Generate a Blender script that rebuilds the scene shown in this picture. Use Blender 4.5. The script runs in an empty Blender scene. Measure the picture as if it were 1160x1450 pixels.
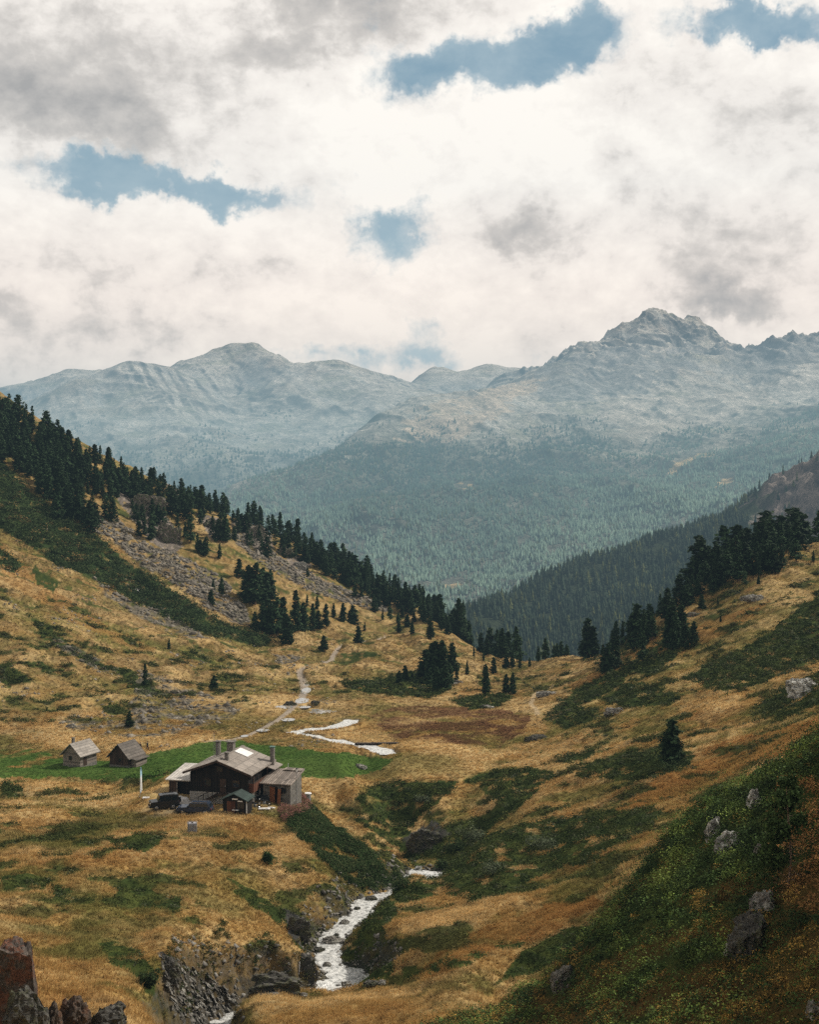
import bpy, bmesh, math, random
import numpy as np
from mathutils import Vector, Matrix
random.seed(7); rng = np.random.default_rng(11)
SC = bpy.context.scene
COL = SC.collection
PI = math.pi

# ------------------------------------------------------------------ camera model (photo measured at 1160 x 1450)
FPX, HZ = 1750.0, 700.0
PITCH = math.atan((725-HZ)/FPX)
CP, SP = math.cos(PITCH), math.sin(PITCH)

def ray(px, py):
    """direction with y = 1 through a point of the photograph"""
    xc = (np.asarray(px, float)-580)/FPX; yc = (725-np.asarray(py, float))/FPX
    dy = CP+yc*SP
    return xc/dy, (-SP+yc*CP)/dy

def project(x, y, z):
    f = y*CP-z*SP; u = y*SP+z*CP
    f = np.maximum(f, .01)
    return 580+FPX*x/f, 725-FPX*u/f

# ------------------------------------------------------------------ noise
def _h(ix, iy, s):
    n = (ix*374761393+iy*668265263+s*974711) & 0xffffffff
    n = ((n ^ (n >> 13))*1274126177) & 0xffffffff
    n = (n ^ (n >> 16)) & 0xffffffff
    return n
def perlin(x, y, s=0):
    x = np.asarray(x, float); y = np.asarray(y, float)
    fx = np.floor(x); fy = np.floor(y)
    ix = fx.astype(np.int64); iy = fy.astype(np.int64)
    dx = x-fx; dy = y-fy
    u = dx*dx*dx*(dx*(dx*6-15)+10); v = dy*dy*dy*(dy*(dy*6-15)+10)
    def g(ox, oy):
        a = _h(ix+ox, iy+oy, s)*(2*PI/4294967296.0)
        return np.cos(a)*(dx-ox)+np.sin(a)*(dy-oy)
    a = g(0, 0); b = g(1, 0); c = g(0, 1); d = g(1, 1)
    return 1.5*((a*(1-u)+b*u)*(1-v)+(c*(1-u)+d*u)*v)
def fbm(x, y, s=0, o=4, g=.5):
    t = 0; a = 1; n = 0
    for k in range(o):
        t = t+a*perlin(x, y, s+k*17); n += a; a *= g; x = x*2.03+11.3; y = y*2.03-7.1
    return t/n*1.3
def ridged(x, y, s=0, o=5, g=.52):
    t = 0; a = 1; n = 0; w = 1
    for k in range(o):
        r = 1-np.abs(perlin(x, y, s+k*13))*1.6
        r = np.clip(r, 0, 1)**1.6
        t = t+a*r*w; n += a; w = np.clip(r*1.3, .2, 1); a *= g; x = x*2.07+5.3; y = y*2.07+9.7
    return t/n
def sstep(a, b, x):
    t = np.clip((x-a)/(b-a), 0, 1); return t*t*(3-2*t)

# ------------------------------------------------------------------ thin plate height model over (x/y, log y)
def feat(u, D): return np.stack([u*1.0, .3*np.log(D)], -1)
class TPS:
    def __init__(s, u, D, z, lam=1e-4):
        P = feat(np.asarray(u), np.asarray(D)); n = len(P)
        r2 = ((P[:, None]-P[None])**2).sum(-1)
        K = s.k(r2)+np.eye(n)*lam
        A = np.zeros((n+3, n+3)); A[:n, :n] = K; A[:n, n] = 1; A[:n, n+1:] = P; A[n, :n] = 1; A[n+1:, :n] = P.T
        b = np.zeros(n+3); b[:n] = z
        w = np.linalg.solve(A, b); s.P = P; s.w = w[:n]; s.c = w[n:]
    @staticmethod
    def k(r2): return .5*r2*np.log(r2+1e-9)
    def direct(s, u, D):
        Q = feat(u, D).reshape(-1, 2); out = np.empty(len(Q))
        for i in range(0, len(Q), 20000):
            q = Q[i:i+20000]
            r2 = ((q[:, None, 0]-s.P[None, :, 0])**2+(q[:, None, 1]-s.P[None, :, 1])**2)
            out[i:i+20000] = s.k(r2)@s.w+s.c[0]+q@s.c[1:]
        return out.reshape(np.shape(u))
    def cache(s, u0, u1, nu, D0, D1, nd):
        s.g = (u0, u1, nu, math.log(D0), math.log(D1), nd)
        U, W = np.meshgrid(np.linspace(u0, u1, nu), np.exp(np.linspace(s.g[3], s.g[4], nd)), indexing='ij')
        s.T = s.direct(U, W)
    def __call__(s, u, D):
        u0, u1, nu, w0, w1, nd = s.g
        a = np.clip((u-u0)/(u1-u0)*(nu-1), 0, nu-1.001); b = np.clip((np.log(D)-w0)/(w1-w0)*(nd-1), 0, nd-1.001)
        i = a.astype(int); j = b.astype(int); a = a-i; b = b-j; T = s.T
        return (T[i, j]*(1-a)+T[i+1, j]*a)*(1-b)+(T[i, j+1]*(1-a)+T[i+1, j+1]*a)*b

def pull(px, py, d):
    """the gorge lies a little nearer than first measured"""
    if d > 215: return 1.0
    t = min(max((py-1150)/140, 0), 1); t = t*t*(3-2*t); q = min(max((770-px)/170, 0), 1); q = q*q*(3-2*q)
    return 1-.085*t*q
def pull_all(vis, hid):
    v = [(px, py, d*pull(px, py, d)) for px, py, d in vis]
    h = []
    for px, d, z in hid:
        f = pull(px, min(HZ-z/d*FPX, 1600), d); h.append((px, d*f, z*f))
    return v, h
def controls(vis, hid):
    u = []; D = []; z = []
    for px, py, d in vis:
        a, b = ray(px, py); u.append(float(a)); D.append(d); z.append(float(b)*d)
    for px, d, h in hid:
        u.append((px-580)/FPX); D.append(d); z.append(h)
    return np.array(u), np.array(D), np.array(z)

# visible ground: (photo x, photo y, distance in metres)
VIS = [
 # near shrub slope on the right
 (1160,1450,42),(1160,1350,50),(1160,1250,60),(1160,1150,71),(1160,1045,86),(1080,1450,46),(1080,1350,56),(1080,1250,66),(1080,1170,77),(1085,1100,88),
 (1000,1450,51),(1000,1350,61),(1000,1250,73),(1000,1140,92),(880,1450,62),(880,1370,72),(890,1262,92),(800,1450,73),(800,1400,82),(805,1345,92),
 (720,1450,83),(720,1415,90),(640,1450,96),
 # the slope behind it
 (1160,1030,150),(1160,970,190),(1160,900,250),(1160,840,300),(1160,795,342),(1100,1090,130),(1100,1000,190),(1100,900,260),(1100,830,318),(1100,806,338),
 (1000,1120,148),(1000,1060,180),(1000,1000,215),(1000,930,265),(1000,870,315),(1000,848,336),(1000,812,362),(1050,790,366),(1100,776,368),(955,850,350),(905,898,345),(1160,772,364),(960,885,318),
 (880,1215,128),(880,1150,158),(880,1080,192),(880,1000,245),(890,935,305),(900,918,325),(840,960,300),(840,935,340),
 (780,1300,120),(780,1220,150),(780,1150,178),(780,1080,215),(780,1010,268),(790,960,320),(800,937,362),(760,936,378),(730,948,370),
 (700,1330,122),(700,1260,146),(700,1200,168),(700,1130,200),(700,1060,235),(700,1010,272),(720,985,305),(690,985,312),(700,960,345),(690,935,400),
 # floor of the valley
 (640,1070,226),(600,1078,222),(640,1040,246),(600,1015,272),(640,1005,282),(560,1045,252),(560,1010,276),(520,990,292),(500,960,330),(560,950,350),(610,985,312),(640,965,335),
 (540,1066,234),(460,1045,247),(430,1030,254),(420,985,298),(430,950,340),(480,920,390),(550,905,422),(600,920,400),(520,930,372),(640,900,450),(660,915,440),(610,880,500),
 (350,1050,243),(300,1040,248),(400,1010,272),(350,1000,276),(350,960,315),(400,930,360),(350,915,372),(450,915,392),
 # meadow and terraces on the left
 (0,1062,240),(100,1045,246),(200,1040,248),(0,1092,216),(100,1090,217),(200,1085,220),(300,1075,226),(430,1082,222),(500,1085,222),(480,1100,214),
 (0,1115,195),(100,1130,186),(200,1128,186),(0,1165,164),(100,1160,166),
 # slope below the chalet
 (0,1250,140),(100,1230,144),(200,1190,154),(270,1180,157),(330,1185,156),(380,1170,160),(430,1150,167),
 (0,1330,118),(0,1420,92),(100,1330,124),(100,1420,100),(150,1280,136),(200,1300,136),(200,1400,114),(200,1450,103),(150,1450,92),
 (300,1250,148),(300,1310,140),(255,1370,121),(300,1385,131),(335,1402,133),(282,1425,124),(262,1440,118),(380,1250,155),(380,1310,147),(390,1380,138),(450,1200,160),(440,1270,156),(440,1320,150),(425,1380,141),(480,1250,160),(480,1290,157),
 (410,1145,172),(440,1150,171),(500,1176,175),(550,1206,178),(585,1232,180),(530,1235,172),(490,1215,170),
 (560,1264,167),(580,1257,168),(604,1260,169),
 # right bank of the gorge
 (556,1275,163),(540,1310,150),(560,1290,155),(505,1360,146),(530,1330,146),(550,1385,136),(600,1350,136),(600,1300,150),(600,1400,122),(650,1370,116),(660,1300,138),(620,1270,160),(640,1230,175),
 (360,1432,122),(420,1428,121),(490,1418,122),(550,1408,123),(420,1450,113),(500,1450,109),(600,1440,103),(345,1445,120),
 (605,1222,186),(640,1185,194),(680,1160,196),(600,1190,200),(560,1165,205),(620,1140,204),(560,1130,210),(520,1140,204),(520,1110,214),(600,1110,212),(560,1090,218),(500,1120,208),
 # valley side on the left
 (0,1030,252),(60,1020,256),(150,1030,252),(0,950,284),(0,900,304),(0,850,330),(0,800,362),(0,740,405),(0,680,450),(0,620,505),(0,575,560),
 (100,950,292),(100,900,320),(100,850,350),(100,800,386),(100,740,430),(100,680,482),(100,628,556),(200,1000,272),(200,950,310),(200,900,345),(200,850,382),(200,800,420),(200,750,460),(200,710,500),(200,676,552),
 (300,950,322),(300,900,362),(300,850,402),(300,800,444),(300,760,482),(300,728,548),(400,890,405),(400,850,440),(400,800,492),(400,768,550),(500,880,455),(500,850,492),(500,815,552),(560,870,500),(600,862,545),
 (450,790,552),(250,700,550),(150,652,554),(50,600,558),(350,748,550),(550,838,550),
]
# ground the photo does not show, or only shapes behind an edge: (photo x, distance, height)
HID = [
 (0,75,-36),(0,64,-28),(60,64,-28.6),(110,65,-29.5),(0,50,-24),(0,38,-20),(0,22,-12),(0,12,-6.5),(100,75,-40),(110,54,-26),(200,80,-43),(200,60,-34),(300,100,-51),(300,75,-42),(300,50,-30),(400,95,-47),(400,70,-38),
 (235,104,-48.5),(300,121,-55.5),(272,112,-56),
 (580,80,-38),(580,60,-32),(580,40,-23),(580,25,-15),(580,12,-7.5),(900,45,-22.5),(900,30,-16),(1000,35,-17.5),(1160,30,-15),(1160,15,-8),(1160,8,-5),(580,8,-5),(0,8,-5),(1300,8,-5),(1300,25,-12),(-140,8,-5),
 (1300,42,-13),(1300,86,-9),(1300,140,-19),(1300,250,-18),(1300,340,-8),(1300,60,-11),(-140,140,-42),(-140,75,-32),(-140,40,-18),(-140,240,-46),(-140,300,-22),(-140,400,6),(-140,560,70),(-140,200,-46),
 (1160,110,-26.5),(1000,118,-33.5),(890,108,-36),(805,104,-41.5),(720,102,-44.5),
 # house terrace
 (215,176,-43.0),(215,165,-42.7),(260,166,-42.8),(260,180,-43.0),(260,195,-43.4),(310,164,-42.8),(310,180,-43.0),(310,195,-43.4),(360,164,-42.8),(360,180,-43.0),(390,170,-42.9),(390,182,-43.0),(350,197,-43.8),(400,190,-43.6),(200,195,-45.5),(300,208,-47.6),(390,206,-47.6),(425,180,-44.0),(425,196,-47.5),
 # ravine behind the spur
 (470,196,-53.5),(500,190,-55),(540,188,-56),(600,184,-57),(480,210,-51.5),(505,222,-50),(440,205,-50.5),
 # behind the skylines
 (0,620,50),(0,760,30),(0,950,-10),(100,640,24),(100,760,0),(200,640,4),(200,760,-25),(300,640,-14),(300,760,-60),(400,640,-32),(400,760,-85),(500,640,-55),(500,760,-110),(600,640,-70),(600,760,-130),(-140,700,70),(-140,950,30),
 (0,1200,-80),(300,1000,-150),(600,1000,-210),(800,1000,-220),(600,1300,-260),(900,1300,-270),(300,1300,-230),(0,1400,-180),(1160,1300,-230),(1300,1300,-200),(-140,1400,-140),
 (650,520,-72),(700,450,-62),(700,600,-105),(760,430,-62),(800,420,-62),(800,520,-90),(850,400,-58),(900,380,-52),(960,370,-44),(1100,400,-32),(1160,400,-26),(1000,400,-38),(900,375,-48),(1300,400,-22),(900,520,-100),(1000,520,-90),(1160,520,-80),(1300,520,-70),(800,700,-150),(1000,750,-160),(1160,800,-170),(1300,800,-160),
]
GT = TPS(*controls(*pull_all(VIS, HID)), lam=3e-6)
U0, U1, D0, D1 = -.42, .42, 9.0, 1300.0
GT.cache(U0-.02, U1+.02, 420, 8.0, 1400.0, 620)

# stream (photo x, photo y, distance, half width)
STREAM_PX = [(255,1570,111,1.5),(283,1495,120,1.3),(304,1458,128,1.25),(330,1441,133,1.3),(365,1426,137,1.4),(400,1416,140,1.4),(440,1409,141,1.6),(478,1405,141.8,2.0),(506,1399,143,2.6),(496,1387,145,2.5),(468,1366,147.5,1.5),(463,1345,151,1.3),(474,1325,155,1.3),(492,1307,158.5,1.35),(508,1293,162,1.2),(515,1280,166,1.6),(535,1271,170,1.4),(556,1264,175,1.0),(582,1250,179.5,1.4),(597,1240,182.5,2.3),(609,1233,185,2.0)]
STREAM_PX2 = [(552,1068,232,1.7),(538,1062,236,2.3),(515,1056,240,1.6),(480,1050,243.5,1.3),(445,1043,248,1.3),(418,1038,251,1.6),(435,1034,254,1.6),(470,1030,257,1.6),(492,1024,262,2.0),(498,1019,266,1.6)]
def world_line(L):
    P = []
    for px, py, d, w in L:
        d *= pull(px, py, d); a, b = ray(px, py); P.append((a*d, d, b*d, w))
    return np.array(P)
for _i in range(len(STREAM_PX2)): STREAM_PX2[_i] = STREAM_PX2[_i][:3]+(STREAM_PX2[_i][3]*.46,)
STREAM_PX = [(a, b, c, d*(.66 if 1240 < b < 1380 else .8)) for a, b, c, d in STREAM_PX]
S1 = world_line(STREAM_PX); S2 = world_line(STREAM_PX2)
def refine(P, n=8):
    out = []
    for i in range(len(P)-1):
        p0 = P[max(i-1, 0)]; p1 = P[i]; p2 = P[i+1]; p3 = P[min(i+2, len(P)-1)]
        for k in range(n):
            t = k/n
            out.append(.5*((2*p1)+(-p0+p2)*t+(2*p0-5*p1+4*p2-p3)*t*t+(-p0+3*p1-3*p2+p3)*t**3))
    out.append(P[-1]); return np.array(out)
def smooth_line(P, n):
    P = refine(P, n)
    for k in range(3): P[1:-1, 2] = (P[:-2, 2]+P[1:-1, 2]*2+P[2:, 2])/4
    return P
S1 = smooth_line(S1, 5); S2 = smooth_line(S2, 5)
S2[:, 3] *= .95+.75*perlin(np.arange(len(S2))*.37, np.zeros(len(S2)), 55); S1[:, 3] *= 1+.35*perlin(np.arange(len(S1))*.31, np.zeros(len(S1)), 57)

def line_dist(x, y, P):
    m = (x > P[:, 0].min()-12) & (x < P[:, 0].max()+12) & (y > P[:, 1].min()-12) & (y < P[:, 1].max()+12)
    d = np.full(x.shape, 1e9); z = np.zeros(x.shape); w = np.ones(x.shape)
    if m.any(): d[m], z[m], w[m] = line_dist_all(x[m], y[m], P)
    return d, z, w
def line_dist_all(x, y, P):
    """distance to a polyline and interpolated (z, w)"""
    best = np.full(x.shape, 1e9); zz = np.zeros(x.shape); ww = np.ones(x.shape)
    for a, b in zip(P[:-1], P[1:]):
        dx = b[0]-a[0]; dy = b[1]-a[1]; l2 = dx*dx+dy*dy+1e-9
        t = np.clip(((x-a[0])*dx+(y-a[1])*dy)/l2, 0, 1)
        d = np.hypot(x-a[0]-t*dx, y-a[1]-t*dy)
        m = d < best
        best = np.where(m, d, best); zz = np.where(m, a[2]+(b[2]-a[2])*t, zz); ww = np.where(m, a[3]+(b[3]-a[3])*t, ww)
    return best, zz, ww

# dirt track (photo x, y, distance, half width)
TRACK_PX = [(290,1052,241,1.0),(345,1043,247,1.1),(385,1024,259,1.1),(405,1010,271,1.1),(418,998,283,1.2),(429,985,296,1.5),(430,968,316,1.6),(424,952,338,1.5),(440,943,352,1.3),(466,936,364,1.2),(472,928,376,1.3),(481,918,394,1.3),(497,911,408,1.1),(530,906,420,1.0),(552,903,430,.9)]
TRACK = refine(world_line([(a, b, c, d*.6) for a, b, c, d in TRACK_PX]), 4)

def pond_list():
    out = []
    for px, py, d, rx, ry in [(455,1008,279,3.1,2.6),(443,1005,283,1.6,1.3),(408,1019,263,1.0,1.2),(400,1001,280,1.6,1.7),(428,992,289,1.1,2.6),(433,978,304,.8,3.2),(430,1001,281,1.1,1.0),(372,1034,252,.9,.9),(434,970,314,.55,.8),(346,1042,247.5,.5,.8)]:
        a, b = ray(px, py); out.append((a*d, d, b*d, rx, ry))
    return out
PONDS = pond_list()

def ground_raw(x, y):
    D = np.maximum(y, 8.5); u = x/D; c = np.clip(u, U0, U1)
    return GT(c, D)+np.abs(u-c)*D*.12
def ground(x, y, detail=True):
    x = np.asarray(x, float); y = np.asarray(y, float)
    z = ground_raw(x, y)
    # how rough each place is
    flat = np.exp(-(((x+27)/9.5)**4+((y-176)/13)**4))                       # the terrace round the chalet
    floor = sstep(-46.5, -48, z)*sstep(205, 215, y)*sstep(330, 300, y)
    r = 1-.95*flat-.6*floor
    near = sstep(20, 60, y)
    n = 1.7*fbm(x/21, y/21, 3, 3)+1.05*fbm(x/7.5, y/9, 9, 3)
    z = z+n*r*near*(.75+.5*sstep(200, 500, y))*np.where(y < 110, .7, 1)
    if detail:
        z = z+r*near*(.21*fbm(x/2.3, y/2.3, 21, 3)+.9*sstep(330, 420, y)*ridged(x/14, y/20, 31, 3))
    da, za, wa = line_dist(x, y, S1); db, zb, wb = line_dist(x, y, S2)
    m = da < db; d = np.where(m, da, db); zs = np.where(m, za, zb); w = np.where(m, wa, wb)
    wob = 1+.45*fbm(x/2.2, y/2.2, 71, 2)
    w = w*wob
    bank = np.where(y > 228, 2.4, np.where(x < -12, 2.0, 3.2))
    t = sstep(0, 1, (d-w)/bank)**.75
    z = np.where(d < w+bank, (zs-.35)*(1-t)+np.maximum(z, zs+.15)*t, z)
    d, zt, w = line_dist(x, y, TRACK)
    t = sstep(w*.6, w*2.2, d); z = np.where(y > 230, (zt)*(1-t)+z*t, z)
    for (a, b, c, rx, ry) in PONDS:
        e = np.sqrt(((x-a)/rx)**2+((y-b)/ry)**2)+.35*fbm(x/1.5, y/1.5, 91, 2)
        t = sstep(.8, 2.0, e); z = np.where(e < 2.0, (c-.12)*(1-t)+z*t, z)
    return z
def hit(px, py, d0=14, d1=1100, n=700):
    """the point of the ground seen at a place of the photograph"""
    a, b = ray(px, py)
    ys = np.exp(np.linspace(math.log(d0), math.log(d1), n))
    g = ground(a*ys, ys); over = b*ys <= g
    i = int(np.argmax(over)) if over.any() else n-1
    if i > 0:
        y0, y1 = ys[i-1], ys[i]; f0 = b*y0-g[i-1]; f1 = b*y1-g[i]
        y = y0+(y1-y0)*f0/(f0-f1+1e-9) if over.any() else y1
    else: y = ys[0]
    return float(a*y), float(y), float(ground(np.array([a*y]), np.array([y]))[0])
def place(px, py, back=(4, 30)):
    """like hit, but a foot hidden behind the skyline stands on the ground just beyond it"""
    a, b = ray(px, py); ys = np.exp(np.linspace(math.log(14), math.log(640), 520)); g = ground(a*ys, ys)
    if (b*ys <= g).any(): return hit(px, py, 14, 640, 520)
    i = int(np.argmax(g/ys)); y = ys[i]+random.uniform(*back); return float(a*y), float(y), float(ground(np.array([a*y]), np.array([y]))[0])
def gz(x, y): return float(ground(np.array([float(x)]), np.array([float(y)]))[0])

# ------------------------------------------------------------------ scene helpers
def mesh_np(name, V, F, mat, col=None, smooth=False, parent=None):
    """V (n,3), F (m,k) numpy arrays"""
    me = bpy.data.meshes.new(name)
    V = np.ascontiguousarray(V, dtype=np.float32); F = np.ascontiguousarray(F, dtype=np.int32)
    m, k = F.shape
    me.vertices.add(len(V)); me.vertices.foreach_set('co', V.ravel())
    me.loops.add(m*k); me.loops.foreach_set('vertex_index', F.ravel())
    me.polygons.add(m); me.polygons.foreach_set('loop_start', np.arange(0, m*k, k, dtype=np.int32))
    try: me.polygons.foreach_set('loop_total', np.full(m, k, dtype=np.int32))
    except Exception: pass
    if smooth: me.polygons.foreach_set('use_smooth', np.ones(m, dtype=bool))
    me.update(calc_edges=True)
    if col is not None:
        at = me.color_attributes.new('Col', 'FLOAT_COLOR', 'POINT')
        c = np.ones((len(V), 4), dtype=np.float32); c[:, :3] = col
        at.data.foreach_set('color', c.ravel())
    if mat: me.materials.append(mat)
    o = bpy.data.objects.new(name, me); COL.objects.link(o)
    if parent: o.parent = parent
    return o
def tag(o, label=None, cat=None, group=None, kind=None):
    if label: o['label'] = label
    if cat: o['category'] = cat
    if group: o['group'] = group
    if kind: o['kind'] = kind
    return o
def thing(name, label, cat, loc, rz=0, group=None, scale=1.0):
    o = bpy.data.objects.new(name, None); COL.objects.link(o)
    o.location = loc; o.rotation_euler = (0, 0, rz); o.scale = (scale,)*3; o.empty_display_size = .3
    return tag(o, label, cat, group)
def obj(name, bm, mat, parent=None, smooth=False):
    me = bpy.data.meshes.new(name); bm.normal_update(); bm.to_mesh(me); bm.free()
    if smooth:
        for p in me.polygons: p.use_smooth = True
    me.materials.append(mat)
    o = bpy.data.objects.new(name, me); COL.objects.link(o)
    if parent: o.parent = parent
    return o
def grid_faces(n, m):
    i = np.arange(n-1)[:, None]; j = np.arange(m-1)[None]
    a = i*m+j
    return np.stack([a, a+m, a+m+1, a+1], -1).reshape(-1, 4)

# ------------------------------------------------------------------ materials
class NT:
    def __init__(s, name):
        s.m = bpy.data.materials.new(name); s.m.use_nodes = True
        s.t = s.m.node_tree; s.n = s.t.nodes; s.l = s.t.links
        s.bsdf = s.n['Principled BSDF']; s.out = s.n['Material Output']
        s.bsdf.inputs['Specular IOR Level'].default_value = .15
        s.bsdf.inputs['Roughness'].default_value = .9
    def node(s, t, **kw):
        q = s.n.new(t)
        for k, v in kw.items(): setattr(q, k, v)
        return q
    def noise(s, scale, detail=4, rough=.55, coord='Object', vec=None):
        q = s.node('ShaderNodeTexNoise'); q.inputs['Scale'].default_value = scale; q.inputs['Detail'].default_value = detail; q.inputs['Roughness'].default_value = rough
        if vec is None:
            tc = s.node('ShaderNodeTexCoord'); vec = tc.outputs[coord]
        s.l.new(vec, q.inputs['Vector']); return q
    def ramp(s, fac, stops):
        q = s.node('ShaderNodeValToRGB'); e = q.color_ramp.elements
        while len(e) < len(stops): e.new(.5)
        for k, (p, c) in enumerate(stops):
            e[k].position = p; e[k].color = (*c, 1) if len(c) == 3 else c
        s.l.new(fac, q.inputs['Fac']); return q
    def mix(s, fac, a, b, blend='MIX'):
        q = s.node('ShaderNodeMix', data_type='RGBA', blend_type=blend)
        for k, v in ((0, fac), (6, a), (7, b)):
            if isinstance(v, (int, float)): q.inputs[k].default_value = v
            elif isinstance(v, tuple): q.inputs[k].default_value = (*v, 1) if len(v) == 3 else v
            else: s.l.new(v, q.inputs[k])
        return q.outputs[2]
    def math(s, op, a, b=0.0, c=None):
        q = s.node('ShaderNodeMath', operation=op)
        for k, v in enumerate((a, b, c)):
            if v is None: continue
            if isinstance(v, (int, float)): q.inputs[k].default_value = v
            else: s.l.new(v, q.inputs[k])
        return q.outputs[0]
    def bump(s, h, strength=.5, dist=.1):
        q = s.node('ShaderNodeBump'); q.inputs['Strength'].default_value = strength; q.inputs['Distance'].default_value = dist
        s.l.new(h, q.inputs['Height']); s.l.new(q.outputs[0], s.bsdf.inputs['Normal'])
    def base(s, c): s.l.new(c, s.bsdf.inputs['Base Color'])
def simple(name, c, rough=.8, var=.35, scale=3.0, metal=0, spec=.2, bump=0, stretch=None):
    t = NT(name)
    tc = t.node('ShaderNodeTexCoord'); vec = tc.outputs['Object']
    if stretch:
        mp = t.node('ShaderNodeMapping'); mp.inputs['Scale'].default_value = stretch; t.l.new(vec, mp.inputs['Vector']); vec = mp.outputs[0]
    q = t.noise(scale, 5, .6, vec=vec)
    r = t.ramp(q.outputs['Fac'], [(.3, tuple(v*(1-var) for v in c)), (.7, tuple(min(1, v*(1+var)) for v in c))])
    t.base(r.outputs[0]); t.bsdf.inputs['Roughness'].default_value = rough; t.bsdf.inputs['Metallic'].default_value = metal
    t.bsdf.inputs['Specular IOR Level'].default_value = spec
    if bump: t.bump(q.outputs['Fac'], bump, .05)
    return t.m
def vcol_mat(name, lo=.75, hi=1.25, scale=2.0, rough=.95, trans=0.0, bump=0):
    """material whose colour is the surface's own colour attribute broken up by noise"""
    t = NT(name)
    a = t.node('ShaderNodeAttribute', attribute_name='Col')
    q = t.noise(scale, 6, .65)
    r = t.ramp(q.outputs['Fac'], [(.3, (lo,)*3), (.7, (hi,)*3)])
    c = t.mix(1.0, a.outputs['Color'], r.outputs[0], 'MULTIPLY')
    t.base(c); t.bsdf.inputs['Roughness'].default_value = rough; t.bsdf.inputs['Specular IOR Level'].default_value = .08
    if bump: t.bump(q.outputs['Fac'], bump, .3)
    if trans:
        tr = t.node('ShaderNodeBsdfTranslucent'); t.l.new(c, tr.inputs['Color'])
        ms = t.node('ShaderNodeMixShader'); ms.inputs[0].default_value = trans
        t.l.new(t.bsdf.outputs[0], ms.inputs[1]); t.l.new(tr.outputs[0], ms.inputs[2]); t.l.new(ms.outputs[0], t.out.inputs['Surface'])
    return t.m
# ------------------------------------------------------------------ what grows where
def in_poly(px, py, P):
    P = np.asarray(P, float); r = np.zeros(px.shape, bool); n = len(P); j = n-1
    for i in range(n):
        xi, yi = P[i]; xj, yj = P[j]
        if yi != yj:
            c = ((yi > py) != (yj > py)) & (px < (xj-xi)*(py-yi)/(yj-yi)+xi)
            r ^= c
        j = i
    return r
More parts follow.
